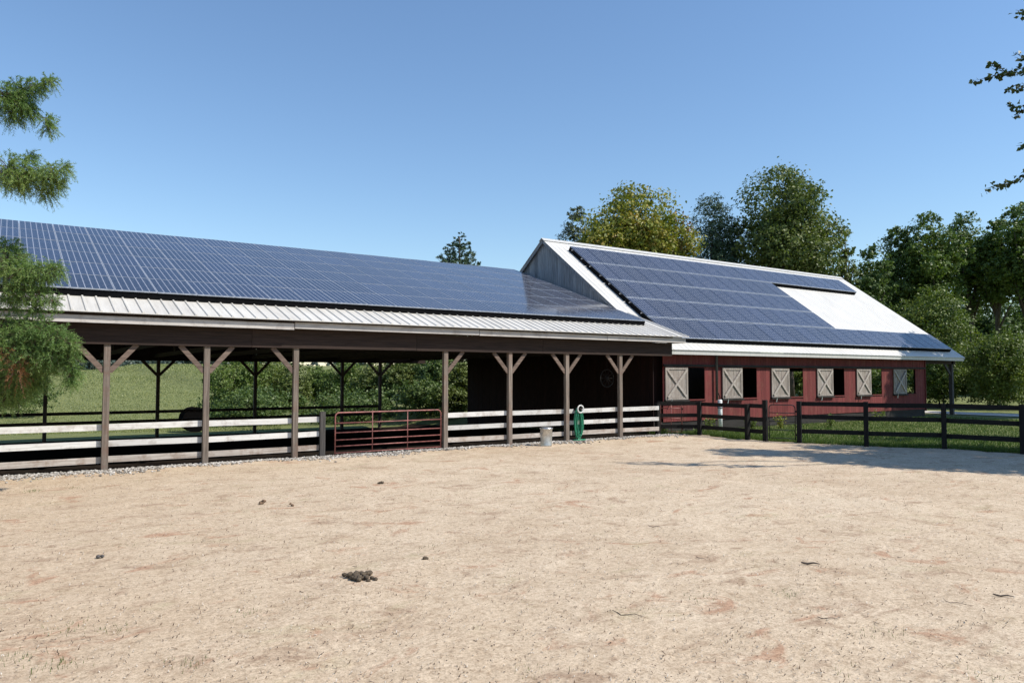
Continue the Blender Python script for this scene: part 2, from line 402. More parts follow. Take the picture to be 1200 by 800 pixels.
FENCE = [(21.40,20.99),(22.60,19.91),(22.38,17.47),(22.32,16.66),(22.73,15.58),(23.45,13.59),(24.67,11.72),(24.98,9.64),(25.6,7.4),(26.3,5.2)]
fy = np.array([p[1] for p in FENCE][::-1]); fx = np.array([p[0] for p in FENCE][::-1])
def fence_x(y): return np.interp(y, fy, fx, left=26.3 + 0, right=21.6)
def yard():
    rs = np.random.RandomState(3)
    rows = np.concatenate([np.arange(-12, 3, .5), np.arange(3, 20.7, .14), [20.76]])
    u = np.concatenate([np.linspace(0, .42, 40)[:-1], np.linspace(.42, 1, 230)])
    V = []
    k = [(rs.rand(2) * 3.5 + .5, rs.rand() * 6, rs.rand()) for _ in range(26)]
    for y in rows:
        xf = fence_x(y) + .25 * math.sin(y * 2.3) + .18 * math.sin(y * 5.1 + 1) + (.35 if y < 17 else 0)
        x = -32 + (xf + 32) * u
        z = np.zeros_like(x)
        for (q, ph, am) in k: z += am * .0034 * np.sin(x * q[0] + ph) * np.cos(y * q[1] + ph * 2)
        z *= sstep(21.0, 19.6, y) if False else 1.0
        V.append(np.stack([x, np.full_like(x, y), z], 1))
    V = np.array(V); ny, nx = V.shape[:2]; i = np.arange(nx * ny).reshape(ny, nx)
    Fc = np.stack([i[:-1,:-1].ravel(), i[:-1,1:].ravel(), i[1:,1:].ravel(), i[1:,:-1].ravel()], 1)
    return tag(link("yard", npmesh("yard", V.reshape(-1, 3), Fc, True), M['sand']), kind='structure')
yard()
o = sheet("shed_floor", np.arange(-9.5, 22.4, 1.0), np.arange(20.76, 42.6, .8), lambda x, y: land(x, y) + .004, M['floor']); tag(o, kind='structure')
o = sheet("drive", np.arange(47.6, 51, .8), np.arange(2, 42, 1.0), lambda x, y: land(x, y) + .002, M['path']); tag(o, kind='structure')

# ------------------------------------------------------------------ open shed
PX = [-5.2, -2.75, -.3, 2.14, 4.47, 6.85, 11.68, 14.17, 16.63, 19.2]     # front posts
PY = 20.76; EY, EZ = 20.22, 3.85; TS = .34; RY = 31.2; RZ = EZ + TS * (RY - EY); BY = 2 * RY - EY
XL, XR = -9.0, 22.03
def roof_sheet(x0, x1, ya, za, yb, zb, pitch=.305, t=.016, rib=.032):
    """ribbed metal sheet; ribs run from (ya,za) to (yb,zb)"""
    xs = []; x = x0
    while x < x1 - .001:
        for dx, h in ((0, 0), (pitch - .075, 0), (pitch - .055, rib), (pitch - .02, rib)):
            if x + dx <= x1: xs.append((x + dx, h))
        x += pitch
    xs.append((x1, 0))
    mb = MB(); n = len(xs); vs = []
    for yy, zz in ((ya, za), (yb, zb)):
        for (x, h) in xs: vs.append((x, yy, zz + h))
        for (x, h) in xs: vs.append((x, yy, zz - t))
    fs = []
    for i in range(n - 1):
        fs.append((i, i + 1, 2*n + i + 1, 2*n + i)); fs.append((n + i, 3*n + i, 3*n + i + 1, n + i + 1))
        fs.append((i, n + i, n + i + 1, i + 1)); fs.append((2*n + i, 2*n + i + 1, 3*n + i + 1, 3*n + i))
    mb.add(vs, fs); return mb
shed = thing("open_shed", (7, PY, 0), "long open-sided timber shed with weathered posts and ribbed metal roof", "shed")
roof_sheet(XL, XR, EY, EZ, RY, RZ).build("roof_sheet", M['roof'], shed)
roof_sheet(XL, XR, BY, EZ, RY, RZ).build("roof_sheet", M['roof'], shed)
roof_sheet(XR + .003, 22.42, EY, EZ, 23.75, EZ + TS * (23.75 - EY), .19).build("roof_sheet", M['roof'], shed)
mb = MB(); mb.bar((XL, RY - .10, RZ + .03), (XR, RY - .10, RZ + .03), .24, .02, (0, -TS, 1)); mb.bar((XL, RY + .10, RZ + .03), (XR, RY + .10, RZ + .03), .24, .02, (0, TS, 1))
mb.build("ridge_cap", M['roof'], shed)
for x0, x1, dz in ((-9, -4.2, 0), (-4.18, .55, .01), (.57, 6.66, -.01), (6.68, 12.7, .022), (12.72, 18.2, .012), (18.22, 22.3, .016)):
    MB().box(x0, x1, 20.34, 20.378, 3.60 + dz, 3.775 + dz).build("fascia_board", M['fascia'], shed)
MB().box(22.30, 22.338, 20.34, 21.3, 3.61, 3.79).build("fascia_board", M['fascia'], shed)
for x0, x1 in ((-9, -4.3), (-4.29, .6), (.61, 5.6), (5.61, 10.6), (10.61, 15.5), (15.51, 21.9)):
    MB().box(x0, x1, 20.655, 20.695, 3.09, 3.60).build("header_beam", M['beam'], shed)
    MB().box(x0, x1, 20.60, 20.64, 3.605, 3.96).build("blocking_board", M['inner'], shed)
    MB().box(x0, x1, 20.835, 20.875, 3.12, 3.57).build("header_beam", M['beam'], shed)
for yb in (EY + .02, BY - .02):                                               # dark boarding under the metal
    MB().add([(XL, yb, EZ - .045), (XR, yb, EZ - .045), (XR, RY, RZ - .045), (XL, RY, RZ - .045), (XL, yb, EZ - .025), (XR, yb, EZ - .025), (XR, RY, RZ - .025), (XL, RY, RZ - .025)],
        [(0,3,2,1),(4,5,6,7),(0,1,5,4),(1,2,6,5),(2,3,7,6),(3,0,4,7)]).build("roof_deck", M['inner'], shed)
rnd = random.Random(5)
for i, x in enumerate(PX):
    w = .072
    p = MB().box(x - w, x + w, PY - .062, PY + .07, -.25, 3.5).build("post", M['post'], shed)
    for s in (-1, 1):
        if (i == 5 and s == 1) or (i == 6 and s == -1): continue
        MB().bar((x + s * .06, PY, 2.42), (x + s * .66, PY, 3.10), .045, .125, (s * -.75, 0, .66)).build("brace", M['brace'], shed)
for x in np.arange(-8.2, 21.8, 2.437):                                       # roof trusses
    mb = MB()
    mb.bar((x, 20.7, 3.33), (x, 41.7, 3.33), .045, .18)
    mb.bar((x, 20.66, EZ - .12 + .15), (x, RY, RZ - .12), .045, .16); mb.bar((x, BY - .07, EZ - .10), (x, RY, RZ - .12), .045, .16)
    for a, b in ((24, 26.2), (28.4, 26.2), (28.4, 31.2), (34, 31.2), (34, 36.2), (38.4, 36.2)):
        za = EZ + TS * (min(a, 2 * RY - a) - EY) - .2 if a in (24, 28.4, 34, 38.4) else 3.33
        zb = 3.4 if b in (26.2, 36.2) else RZ - .3
        mb.bar((x, a, za), (x, b, zb), .04, .10)
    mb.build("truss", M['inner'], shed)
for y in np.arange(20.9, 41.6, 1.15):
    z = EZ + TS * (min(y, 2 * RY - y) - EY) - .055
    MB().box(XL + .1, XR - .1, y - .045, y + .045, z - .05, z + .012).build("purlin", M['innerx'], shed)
BPY = 41.6
BPX = [-8.1, -3.1, 1.75, 6.62, 11.5, 16.5, 18.9]
for i, x in enumerate(BPX):
    g = land1(x, BPY)
    MB().box(x - .08, x + .08, BPY - .08, BPY + .08, g - .2, 3.4).build("post", M['backpost'], shed)
    for s in (-1, 1):
        MB().bar((x + s * .06, BPY, 2.35), (x + s * .78, BPY, 3.12), .05, .14, (s * -.75, 0, .66)).build("brace", M['backpost'], shed)
for x0, x1 in ((-9, 1.74), (1.76, 11.49), (11.51, 21.9)):
    MB().box(x0, x1, BPY - .13, BPY - .085, 3.08, 3.90).build("header_beam", M['beam'], shed)

# fence boards between the front posts
ff = thing("board_fence", (4, PY + .1, 0), "three-rail white board fence nailed behind the front posts of the shed", "fence")
DPX = 7.66
bays = list(zip(PX[:5], PX[1:6])) + [(PX[5], DPX)] + list(zip(PX[6:9], PX[7:10])) + [(PX[9], 21.33)]
for i, (x0, x1) in enumerate(bays):
    for j, (z0, z1) in enumerate(((.975, 1.135), (.565, .72), (.175, .335))):
        d = rnd.uniform(-.012, .012); e = rnd.uniform(-.012, .012)
        mb = MB().bar((x0 + .004, PY + .092, (z0 + z1) / 2 + d), (x1 - .004, PY + .092, (z0 + z1) / 2 + e), .03, z1 - z0 - .008)
        mb.build("rail", M['rail_low'] if j == 2 else M['rail'], ff)
MB().box(DPX - .075, DPX + .075, PY - .02, PY + .13 - .05, -.2, 1.28).build("post", M['darkpost'], ff)
# rear fence
bf = thing("rear_fence", (4, BPY + .1, land1(4, BPY)), "dark two-rail fence along the back posts of the shed", "fence")
for x0, x1 in zip(BPX[:-1], BPX[1:]):
    for zz in (1.32, .86):
        MB().bar((x0, BPY + .10, land1(x0, BPY) + zz), (x1 - .01, BPY + .10, land1(x1, BPY) + zz), .035, .15).build("rail", M['beam'], bf)

# ------------------------------------------------------------------ pipe gates
def pipe_gate(name, label, p0, p1, zlo, ztop, bars, nstay, mat, r=.022, foot=True):
    p0 = np.array(p0, float); p1 = np.array(p1, float); L_ = np.linalg.norm(p1 - p0)
    t = thing(name, (float(p0[0]), float(p0[1]), 0), label, "gate")
    P = lambda u, z: (p0[0] + (p1[0]-p0[0]) * u / L_, p0[1] + (p1[1]-p0[1]) * u / L_, z)
    c = .12; path = [P(0, zlo)] + [P(0, ztop - c)] 
    for k in range(1, 6): a = math.pi / 2 * k / 6; path.append(P(c - c * math.cos(a), ztop - c + c * math.sin(a)))
    path += [P(c, ztop), P(L_ - c, ztop)]
    for k in range(1, 6): a = math.pi / 2 * k / 6; path.append(P(L_ - c + c * math.sin(a), ztop - c + c * math.cos(a)))
    path += [P(L_, ztop - c), P(L_, zlo)]
    MB().tube(path, r, 8).build("frame", mat, t, True)
    for z in bars: MB().tube([P(r * .6, z), P(L_ - r * .6, z)], r * .78, 8).build("bar", mat, t, True)
    for k in range(nstay):
        u = L_ * (k + 1) / (nstay + 1); MB().tube([P(u, zlo + .03), P(u, ztop - .004)], r * .7, 8).build("stay", mat, t, True)
    mb = MB()
    for z in (zlo + .18, ztop - .22): mb.tube([P(L_ + .01, z), P(L_ + .055, z)], .03, 8)
    mb.build("hinge", M['dark'], t, True)
    return t
pipe_gate("pipe_gate", "wide faded red pipe gate between the shed posts", (8.03, PY - .01), (11.52, PY - .01), .02, 1.24, (.075, .27, .45, .66, .94), 2, M['redpipe'])
pipe_gate("pipe_gate", "short red pipe gate at the corner of shed and barn", (21.80, 21.22), (22.42, 20.66), .04, 1.22, (.08, .34, .62, 1.02), 1, M['redpipe'])
pipe_gate("pipe_gate", "narrow black pipe gate in the dark paddock fence", (22.37, 16.53), (22.68, 15.70), .10, 1.30, (.14, .42, .72, 1.02), 0, M['blackpipe'], .017)

# ------------------------------------------------------------------ dark paddock fence on the right
pf = thing("paddock_fence", (23.4, 13.6, 0), "black-stained three-rail fence of the grass paddock beside the yard", "fence")
for i, (x, y) in enumerate(FENCE):
    if i == 0: MB().box(x - .08, x + .08, y - .08, y + .08, -.2, 1.22).build("post", M['fencez'], pf); continue
    q = FENCE[min(i + 1, len(FENCE) - 1)]; pr = FENCE[i - 1]; a = math.atan2(q[1] - pr[1], q[0] - pr[0])
    MB().bar((x, y, -.2), (x, y, (1.30 if i < 3 else 1.45) + .02 * math.sin(i * 3)), .14, .14, (math.cos(a), math.sin(a), 0)).build("post", M['fencez'], pf)
for i in range(0, len(FENCE) - 1):
    if i == 3: continue
    (x0, y0), (x1, y1) = FENCE[i], FENCE[i + 1]; d = np.array([x1 - x0, y1 - y0]); d /= np.linalg.norm(d); n = np.array([d[1], -d[0]]) * (.09)
    for zz in ((1.22, .76, .32) if i < 3 else (1.36, .90, .42)):
        e0, e1 = rnd.uniform(-.015, .015), rnd.uniform(-.015, .015)
        MB().bar((x0 - n[0], y0 - n[1], zz + e0), (x1 - n[0], y1 - n[1], zz + e1), .035, .145).build("rail", M['fence'], pf)

# ------------------------------------------------------------------ red barn
WY = 21.9; BE_Y, BE_Z = 21.4, 3.40; BS = .72; BRY = 29.3; BRZ = BE_Z + BS * (BRY - BE_Y); BBY = 2 * BRY - BE_Y
GX, BX1, WX1 = 22.12, 47.8, 44.0
barn = thing("red_barn", (33, 29, 0), "red board barn with white metal roof, grey gable and X-braced wooden shutters", "barn")
roof_sheet(21.93, BX1, BE_Y, BE_Z, BRY, BRZ, .305, .02, .016).build("roof_sheet", M['barnroof'], barn)
roof_sheet(21.93, BX1, BBY, BE_Z, BRY, BRZ, .305, .02, .016).build("roof_sheet", M['barnroof'], barn)
mb = MB(); mb.bar((21.9, BRY - .10, BRZ - .03), (BX1 + .02, BRY - .10, BRZ - .03), .26, .02, (0, -BS, 1)); mb.bar((21.9, BRY + .10, BRZ - .03), (BX1 + .02, BRY + .10, BRZ - .03), .26, .02, (0, BS, 1))
mb.build("ridge_cap", M['trim'], barn)
for xx in (21.975, BX1 - .045):
    for s in (-1, 1):
        ye = BRY + s * (BRY - BE_Y) ; z0 = BE_Z - .10
        if xx < 30 and s == -1: ye = 23.2; z0 = BE_Z + BS * (ye - BE_Y) - .10
        MB().bar((xx, ye, z0), (xx, BRY + s * .01, BRZ - .11), .035, .15, (0, -s * BS * -1, 1)).build("rake_board", M['gable'] if xx < 30 else M['trim'], barn)
MB().box(22.44, BX1 - .06, BE_Y + .04, BE_Y + .075, BE_Z - .20, BE_Z - .03).build("fascia_board", M['trim'], barn)
MB().box(22.1, BX1 - .1, BE_Y + .12, WY - .03, BE_Z - .05, BE_Z - .03).build("soffit", M['barnin'], barn)
SH0, SHP, SHW, OPW, SZ0, SZ1 = 22.74, 3.55, 1.35, 1.13, 1.31, 2.67
opens = [(SH0 + SHP * k + SHW + .0, SH0 + SHP * k + SHW + OPW) for k in range(6)]
def plank(x0, x1, z0, z1, mat, y=WY, d=.025):
    j = rnd.uniform(0, .006)
    MB().box(x0 + .003, x1 - .003, y - j, y + d, z0, z1).build("plank", mat, barn)
MB().box(22.16, 24.0, WY + .45, WY + .5, -.2, 3.98).build("inner_wall_or_shade_boards", M['shaded_red'], barn)  # added recessed boards, dark to stand in for shade beside the first shutter
x = 22.66
while x < WX1 - .01:                                                          # front wall, one board after another
    x1 = min(x + .2, WX1)
    # split at opening edges
    cuts = [x] + [c for op in opens for c in op if x + .01 < c < x1 - .01] + [x1]
    for c0, c1 in zip(cuts[:-1], cuts[1:]):
        mid = (c0 + c1) / 2
        if any(a < mid < b for a, b in opens):
            plank(c0, c1, .40, SZ0, M['red']); plank(c0, c1, SZ1, 3.3, M['red'])
        else: plank(c0, c1, .40, 3.3, M['red'])
    x = x1
for a, b in opens:                                                            # sills and jambs
    MB().box(a - .02, b + .03, WY - .05, WY + .12, SZ0 - .045, SZ0 - .003).build("window_sill", M['red'], barn)
for k in range(6):
    sx = SH0 + SHP * k + (0, .03, -.05, .02, -.03, .04)[k]
    sh = MB()
    nb = 7
    for q in range(nb):
        a0 = sx + SHW * q / nb; sh.box(a0 + .004, sx + SHW * (q + 1) / nb - .004, WY - .052 + .003 * (q % 2), WY - .03, SZ0, SZ1)
    so = sh.build("shutter", M['shutter'], barn)
    fr = MB(); w = .10
    fr.box(sx, sx + w, WY - .078, WY - .053, SZ0, SZ1); fr.box(sx + SHW - w, sx + SHW, WY - .078, WY - .053, SZ0, SZ1)
    fr.box(sx + w, sx + SHW - w, WY - .078, WY - .053, SZ1 - w, SZ1); fr.box(sx + w, sx + SHW - w, WY - .078, WY - .053, SZ0, SZ0 + w)
    fr.build("shutter_frame", M['shutter'], so)
    y = WY - .066
    MB().bar((sx + w, y - .010, SZ1 - w), (sx + SHW - w, y - .010, SZ0 + w), .05, .09, (.7, 0, .7)).build("shutter_brace", M['shutterb'], so)
    MB().bar((sx + w, y - .040, SZ0 + w), (sx + SHW - w, y - .040, SZ1 - w), .05, .09, (-.7, 0, .7)).build("shutter_brace", M['shutterb'], so)
    MB().box(sx - .04, sx + SHW + .05, WY - .12, WY - .004, SZ0 - .085, SZ0 - .006).build("shutter_ledge", M['found'], barn)
    MB().bar((sx + .25, WY - .115, SZ0 - .22), (sx + .36, WY - .10, SZ0 + .02), .03, .05).build("latch", M['galv'], so)
MB().box(SH0 - .1, WX1 - .05, WY - .10, WY - .02, SZ1 + .03, SZ1 + .12).build("shutter_track", M['found'], barn)
MB().box(22.15, WX1, WY + .035, WY + .2, -.3, .398).build("foundation", M['found'], barn)
# gable towards the shed: vertical boards cut to the roof slope
y = WY + .02
while y < BBY - .55:
    y1 = min(y + .235, BBY - .5)
    zt = [BRZ - BS * abs(q - BRY) - .07 for q in (y, y1)]
    j = rnd.uniform(0, .010); zb = land1(21, (y + y1) / 2) - .2
    if min(zt) > zb + .2:
        upper = y > 23
        vs = [(GX - j, y + .005, zb), (GX - j, y1 - .005, zb), (GX - j, y1 - .005, zt[1]), (GX - j, y + .005, zt[0])]
        vs += [(p[0] + .03, p[1], p[2]) for p in vs]
        # grey weathered boards above the shed roof, red with painted-in shade below it
        zs = EZ + TS * (min(y, 2*RY - y) - EY) - .05
        def piece(za0, za1, zb0, zb1, mat):
            v = [(GX - j, y + .005, za0), (GX - j, y1 - .005, za1), (GX - j, y1 - .005, zb1), (GX - j, y + .005, zb0)]; v += [(p[0] + .03, p[1], p[2]) for p in v]
            MB().add(v, [(0,3,2,1),(4,5,6,7),(0,1,5,4),(1,2,6,5),(2,3,7,6),(3,0,4,7)]).build("plank", mat, barn)
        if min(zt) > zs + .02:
            piece(zs, zs, zt[0], zt[1], M['gable']); piece(zb, zb, zs - .004, zs - .004, M['shaded_red'])
        else: piece(zb, zb, zt[0], zt[1], M['shaded_red'])
    y = y1
# rear and east walls, interior
def wallbox(x0, x1, y0, y1, z0, z1): MB().box(x0, x1, y0, y1, z0, z1).build("inner_wall_or_shade_boards", M['barnin'], barn)
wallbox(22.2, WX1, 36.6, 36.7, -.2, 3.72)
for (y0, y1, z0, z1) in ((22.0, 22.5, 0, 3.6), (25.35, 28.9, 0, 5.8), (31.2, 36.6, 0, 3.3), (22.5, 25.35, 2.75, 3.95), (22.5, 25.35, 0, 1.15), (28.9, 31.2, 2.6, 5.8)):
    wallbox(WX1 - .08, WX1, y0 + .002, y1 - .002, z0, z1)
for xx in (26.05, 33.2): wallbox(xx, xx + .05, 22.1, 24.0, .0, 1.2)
MB().box(22.3, WX1 - .1, 22.15, 36.5, -.05, .02).build("barn_floor", M['floor'], barn)
# porch bay at the far end
for (xx, yy) in ((47.25, WY + .06), (47.25, 36.5)):
    MB().box(xx - .10, xx + .10, yy - .10, yy + .10, -.2, 3.22).build("post", M['darkpost'], barn)
MB().bar((47.2, WY + .06, 2.35), (46.3, WY + .06, 3.2), .07, .16, (.7, 0, .7)).build("brace", M['darkpost'], barn)
MB().box(WX1 + .01, BX1 - .2, WY - .04, WY + .14, 3.0, 3.3).build("header_beam", M['beam'], barn)
MB().box(WX1 - .02, WX1 + .04, WY - .06, WY + .10, .3, 3.29).build("corner_board", M['red'], barn)
# conduit from eave to the white pipe
MB().tube([(25.85, WY - .13, 1.25), (25.85, WY - .13, 3.15), (25.85, WY - .30, 3.34)], .055, 8).build("downpipe", M['conduit'], barn, True)
wp = thing("hydrant_pipe", (25.0, 20.9, 0), "white plastic standpipe with grey collars in front of the red wall", "pipe")
MB().lathe([(.0, -.1), (.095, -.1), (.095, 1.28), (.07, 1.31), (0, 1.31)], (25.0, 20.9, 0), 16).build("pipe", M['white'], wp, True)
for z in (.95, 1.12): MB().lathe([(.1, z), (.112, z), (.112, z + .05), (.1, z + .05)], (25.0, 20.9, 0), 16).build("collar", M['conduit'], wp, True)
MB().tube([(25.0, 20.9, 1.3), (25.0, 20.9, 1.42), (24.86, 20.86, 1.58)], .02, 6).build("handle", M['dark'], wp, True)

# ------------------------------------------------------------------ solar panels
PW, PL = .985, 1.0
def panel_meshes(w, l, dark_sides):
    """panel lying in its own x (across) / y (up the slope) plane, origin at the lower left corner"""
    th, fr = .036, .009
    me = bpy.data.meshes.new("solar_panel")
    vs = [(fr, fr, th - .004), (w - fr, fr, th - .004), (w - fr, l - fr, th - .004), (fr, l - fr, th - .004), (fr, fr, .004), (w - fr, fr, .004), (w - fr, l - fr, .004), (fr, l - fr, .004)]
    me.from_pydata(vs, [], [(0,1,2,3), (4,7,6,5)])
    uv = me.uv_layers.new(name="UVMap"); 
    for li, c in zip(me.polygons[0].loop_indices, ((0,0),(1,0),(1,1),(0,1))): uv.data[li].uv = c
    me.polygons[1].material_index = 1
    me.materials.append(M['cells']); me.materials.append(M['underside']); me.update()
    mb = MB(); hf = .034 if dark_sides else fr
    mb.box(0, w, 0, hf, 0, th); mb.box(0, w, l - hf, l, 0, th); mb.box(0, fr, hf, l - hf, 0, th); mb.box(w - fr, w, hf, l - hf, 0, th)
    fm = mb.mesh("panel_frame"); fm.materials.append(M['frame']); fm.materials.append(M['sideframe'])
    if dark_sides: fm.polygons.foreach_set("material_index", [0] * 12 + [1] * 12)
    return me, fm
def solar_array(label, x0, y0, z0, tilt, cells, pitch_x, pitch_l, wl, lift, loc, dark_sides=False):
    root = thing("solar_array", loc, label, "solar panels", None)
    ca, sa = math.cos(tilt), math.sin(tilt)
    pm, fm = panel_meshes(*wl, dark_sides)
    for (c, r) in cells:
        o = bpy.data.objects.new("solar_panel", pm); COL.objects.link(o)
        s = r * pitch_l
        jx, jt = rnd.uniform(-.0025, .0025), rnd.uniform(-.0022, .0022)
        mw = Matrix.Translation((x0 + c * pitch_x, y0 + ca * s - sa * lift, z0 + sa * s + ca * lift)) @ Matrix.Rotation(tilt + jt, 4, 'X') @ Matrix.Rotation(jx, 4, 'Y')
        o.parent = root; o.matrix_parent_inverse = Matrix.Translation(-Vector(loc)); o.matrix_basis = mw
        f = bpy.data.objects.new("frame", fm); COL.objects.link(f); f.parent = o
    rows = sorted({r for c, r in cells})
    for r in rows:
        cs = [c for c, rr in cells if rr == r]
        for fr_ in (.22, .78):
            s = r * pitch_l + fr_ * wl[1]; l2 = lift - .025
            yy, zz = y0 + ca * s - sa * l2, z0 + sa * s + ca * l2
            MB().bar((x0 + min(cs) * pitch_x - .10, yy, zz), (x0 + (max(cs) + 1) * pitch_x + .06, yy, zz), .04, .045, (0, -sa, ca)).build("mount_rail", M['mount'], root)
            mb = MB()
            for xx in np.arange(x0 + min(cs) * pitch_x + .1, x0 + (max(cs) + 1) * pitch_x, 1.83):
                zr = zz - ca * (l2 - .0); mb.bar((xx, yy + sa * (l2 - .004), zz - ca * (l2 - .004)), (xx, yy, zz), .05, .05, (1, 0, 0))
            tag(mb.build("mount_foot", M['mount'], root), kind='stuff')
    # black strips added as the shade in the gap under the outer edges
    def shade_edge(c0, s0, c1, s1):
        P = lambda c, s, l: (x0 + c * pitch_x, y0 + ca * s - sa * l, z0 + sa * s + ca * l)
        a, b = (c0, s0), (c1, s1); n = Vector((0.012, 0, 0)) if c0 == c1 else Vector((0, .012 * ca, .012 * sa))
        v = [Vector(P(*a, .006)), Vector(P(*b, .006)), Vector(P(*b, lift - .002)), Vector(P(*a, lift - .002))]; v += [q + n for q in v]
        MB().add(v, [(0,1,2,3),(7,6,5,4),(0,4,5,1),(1,5,6,2),(2,6,7,3),(3,7,4,0)]).build("shade_strip", M['underside'], root)
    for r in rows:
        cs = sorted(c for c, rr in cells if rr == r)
        shade_edge(min(cs) + .01, r * pitch_l, min(cs) + .01, r * pitch_l + wl[1])
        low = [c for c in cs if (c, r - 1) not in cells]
        if low: shade_edge(min(low), r * pitch_l + .02, max(low) + 1 - .02, r * pitch_l + .02)
    return root
tilt1 = math.atan(TS)
y_ = 21.62; z_ = EZ + TS * (y_ - EY)
solar_array("long solar array of six panel rows covering the open shed roof", .37 - 9.0, y_, z_, tilt1, [(c, r) for c in range(30) for r in range(6)], 1.0, 1.645, (.988, 1.634), .19, (6, 26, 5.8))
tilt2 = math.atan(BS)
y_ = 21.84; z_ = BE_Z + BS * (y_ - BE_Y)
cells2 = [(c, r) for c in range(14) for r in range(5)] + [(c, 4) for c in range(14, 23)] + [(c, 0) for c in range(14, 24)]
solar_array("stepped solar array with a blank white corner on the red barn roof", 22.95, y_, z_, tilt2, cells2, 1.0, 1.648, (.994, 1.590), .21, (30, 25, 6), True)

# ------------------------------------------------------------------ things by the fence
tc_ = thing("metal_can", (14.93, 19.72, 0), "small galvanised metal can standing in front of the white rails", "can")
MB().lathe([(0, .01), (.185, .0), (.19, .02), (.185, .04), (.195, .30), (.20, .545), (.212, .55), (.212, .57), (.2, .575)], (14.93, 19.72, 0), 24).build("body", M['galv'], tc_, True)
MB().lathe([(.216, .56), (.22, .575), (.215, .595), (.12, .625), (0, .635)], (14.93, 19.72, 0), 24).build("lid", M['galv'], tc_, True)
for s in (-1, 1):
    c = (14.93, 19.72); MB().tube([(c[0] + s * .2, c[1] - .06, .42), (c[0] + s * .235, c[1] - .05, .40), (c[0] + s * .235, c[1] + .05, .40), (c[0] + s * .2, c[1] + .06, .42)], .009, 6).build("handle", M['galv'], tc_, True)
hs = thing("garden_hose", (16.93, PY - .12, 0), "green garden hose coiled in long loops over a pale hanger on the fence", "hose")
hb = MB(); rr = random.Random(2)
for k in range(15):
    cx = 17.05 + rr.uniform(-.05, .05); hw = rr.uniform(.09, .15); zb = rr.uniform(.02, .34); yy = PY - .04 - .012 * k + rr.uniform(-.01, .01); zt = 1.12 + rr.uniform(-.06, .04)
    pts = []
    for q in range(25):
        a = 2 * math.pi * q / 24; e = math.cos(a)
        zz = (zt + zb) / 2 + (zt - zb) / 2 * e
        wob = hw * (1 - .2 * max(0, e)) * (1.35 - .35 * abs(math.sin(a)))
        pts.append((cx + wob * math.sin(a), yy + .01 * math.sin(3 * a), zz))
    hb.tube(pts, .0145, 6, caps=False)
pts = [(17.05 + .3 * math.cos(q * .5) * (1 - q * .012), PY - .2 + .14 * math.sin(q * .5), .025 + .004 * q * .3) for q in range(26)]
hb.tube(pts, .0145, 6)
hb.build("loops", M['hose'], hs, True)
rp = [(17.07 + .13 * math.sin(2 * math.pi * q / 20), PY - .24, 1.13 + .13 * math.cos(2 * math.pi * q / 20)) for q in range(21)]
MB().tube(rp, .026, 8, caps=False).build("hanger_ring", M['ring'], hs, True)
MB().tube([(17.07, PY + .07, 1.12), (17.07, PY - .26, 1.12)], .06, 10).build("hanger_hub", M['dark'], hs, True)
ww = thing("round_hanging", (18.75, PY + .35, 2.1), "dark spoked hoop hanging in the shade beside a shed post", "hoop")
cw = np.array([18.95, PY + .45, 2.22]); hp = [(cw[0] + .33 * math.cos(t), cw[1], cw[2] + .33 * math.sin(t)) for t in np.linspace(0, 2 * math.pi, 25)]
MB().tube(hp, .022, 8, caps=False).build("rim", M['dark'], ww, True)
mb = MB()
for k in range(10):
    a = k * math.pi / 5; mb.tube([cw, (cw[0] + .33 * math.cos(a), cw[1], cw[2] + .33 * math.sin(a))], .011, 5)
mb.build("spokes", M['dark'], ww, True)
MB().lathe([(0, -.03), (.06, -.03), (.06, .03), (0, .03)], cw, 10).build("hub", M['dark'], ww, True)
MB().tube([(cw[0], cw[1], cw[2] + .33), (cw[0], cw[1], 3.3)], .007, 5).build("cord", M['dark'], ww, True)
bl = MB(); bc = (9.3, 46.2); bz = land1(*bc)
prof = []
bl_pts = []
for k in range(17):
    a = math.pi * 2 * k / 16
    bl_pts.append((math.cos(a) * .72, math.sin(a) * .72 + .70))
vs = [(bc[0] + p[0], bc[1] - .6, bz + p[1]) for p in bl_pts[:-1]] + [(bc[0] + p[0] * 1.02, bc[1] + .6, bz + p[1]) for p in bl_pts[:-1]]
bl.add(vs, [(i, (i + 1) % 16, 16 + (i + 1) % 16, 16 + i) for i in range(16)] + [tuple(range(16))[::-1], tuple(range(16, 32))])
tag(bl.build("round_bale", M['bale'], None), "dark round bale standing behind the rear fence of the shed", "bale")

# ------------------------------------------------------------------ gravel, chips, droppings, sticks
ICO = None
def ico():
    t = (1 + 5 ** .5) / 2
    v = np.array([(-1,t,0),(1,t,0),(-1,-t,0),(1,-t,0),(0,-1,t),(0,1,t),(0,-1,-t),(0,1,-t),(t,0,-1),(t,0,1),(-t,0,-1),(-t,0,1)]); v /= np.linalg.norm(v[0])
    f = np.array([(0,11,5),(0,5,1),(0,1,7),(0,7,10),(0,10,11),(1,5,9),(5,11,4),(11,10,2),(10,7,6),(7,1,8),(3,9,4),(3,4,2),(3,2,6),(3,6,8),(3,8,9),(4,9,5),(2,4,11),(6,2,10),(8,6,7),(9,8,1)])
    return v, f
IV, IF = ico()
def scatter_ico(C, S, rs, jit=.25):
    n = len(C); V = np.repeat(IV[None], n, 0) * (1 + jit * (rs.rand(n, 12, 1) - .5) * 2)
    V = V * S[:, None, :]; a = rs.rand(n) * 6.283; c, s = np.cos(a)[:, None], np.sin(a)[:, None]
    X = V[..., 0] * c - V[..., 1] * s; Y = V[..., 0] * s + V[..., 1] * c
    V = np.stack([X, Y, V[..., 2]], -1) + C[:, None, :]
    Fc = (IF[None] + (np.arange(n) * 12)[:, None, None]).reshape(-1, 3)
    return V.reshape(-1, 3), Fc
rs = np.random.RandomState(11)
n = 8500
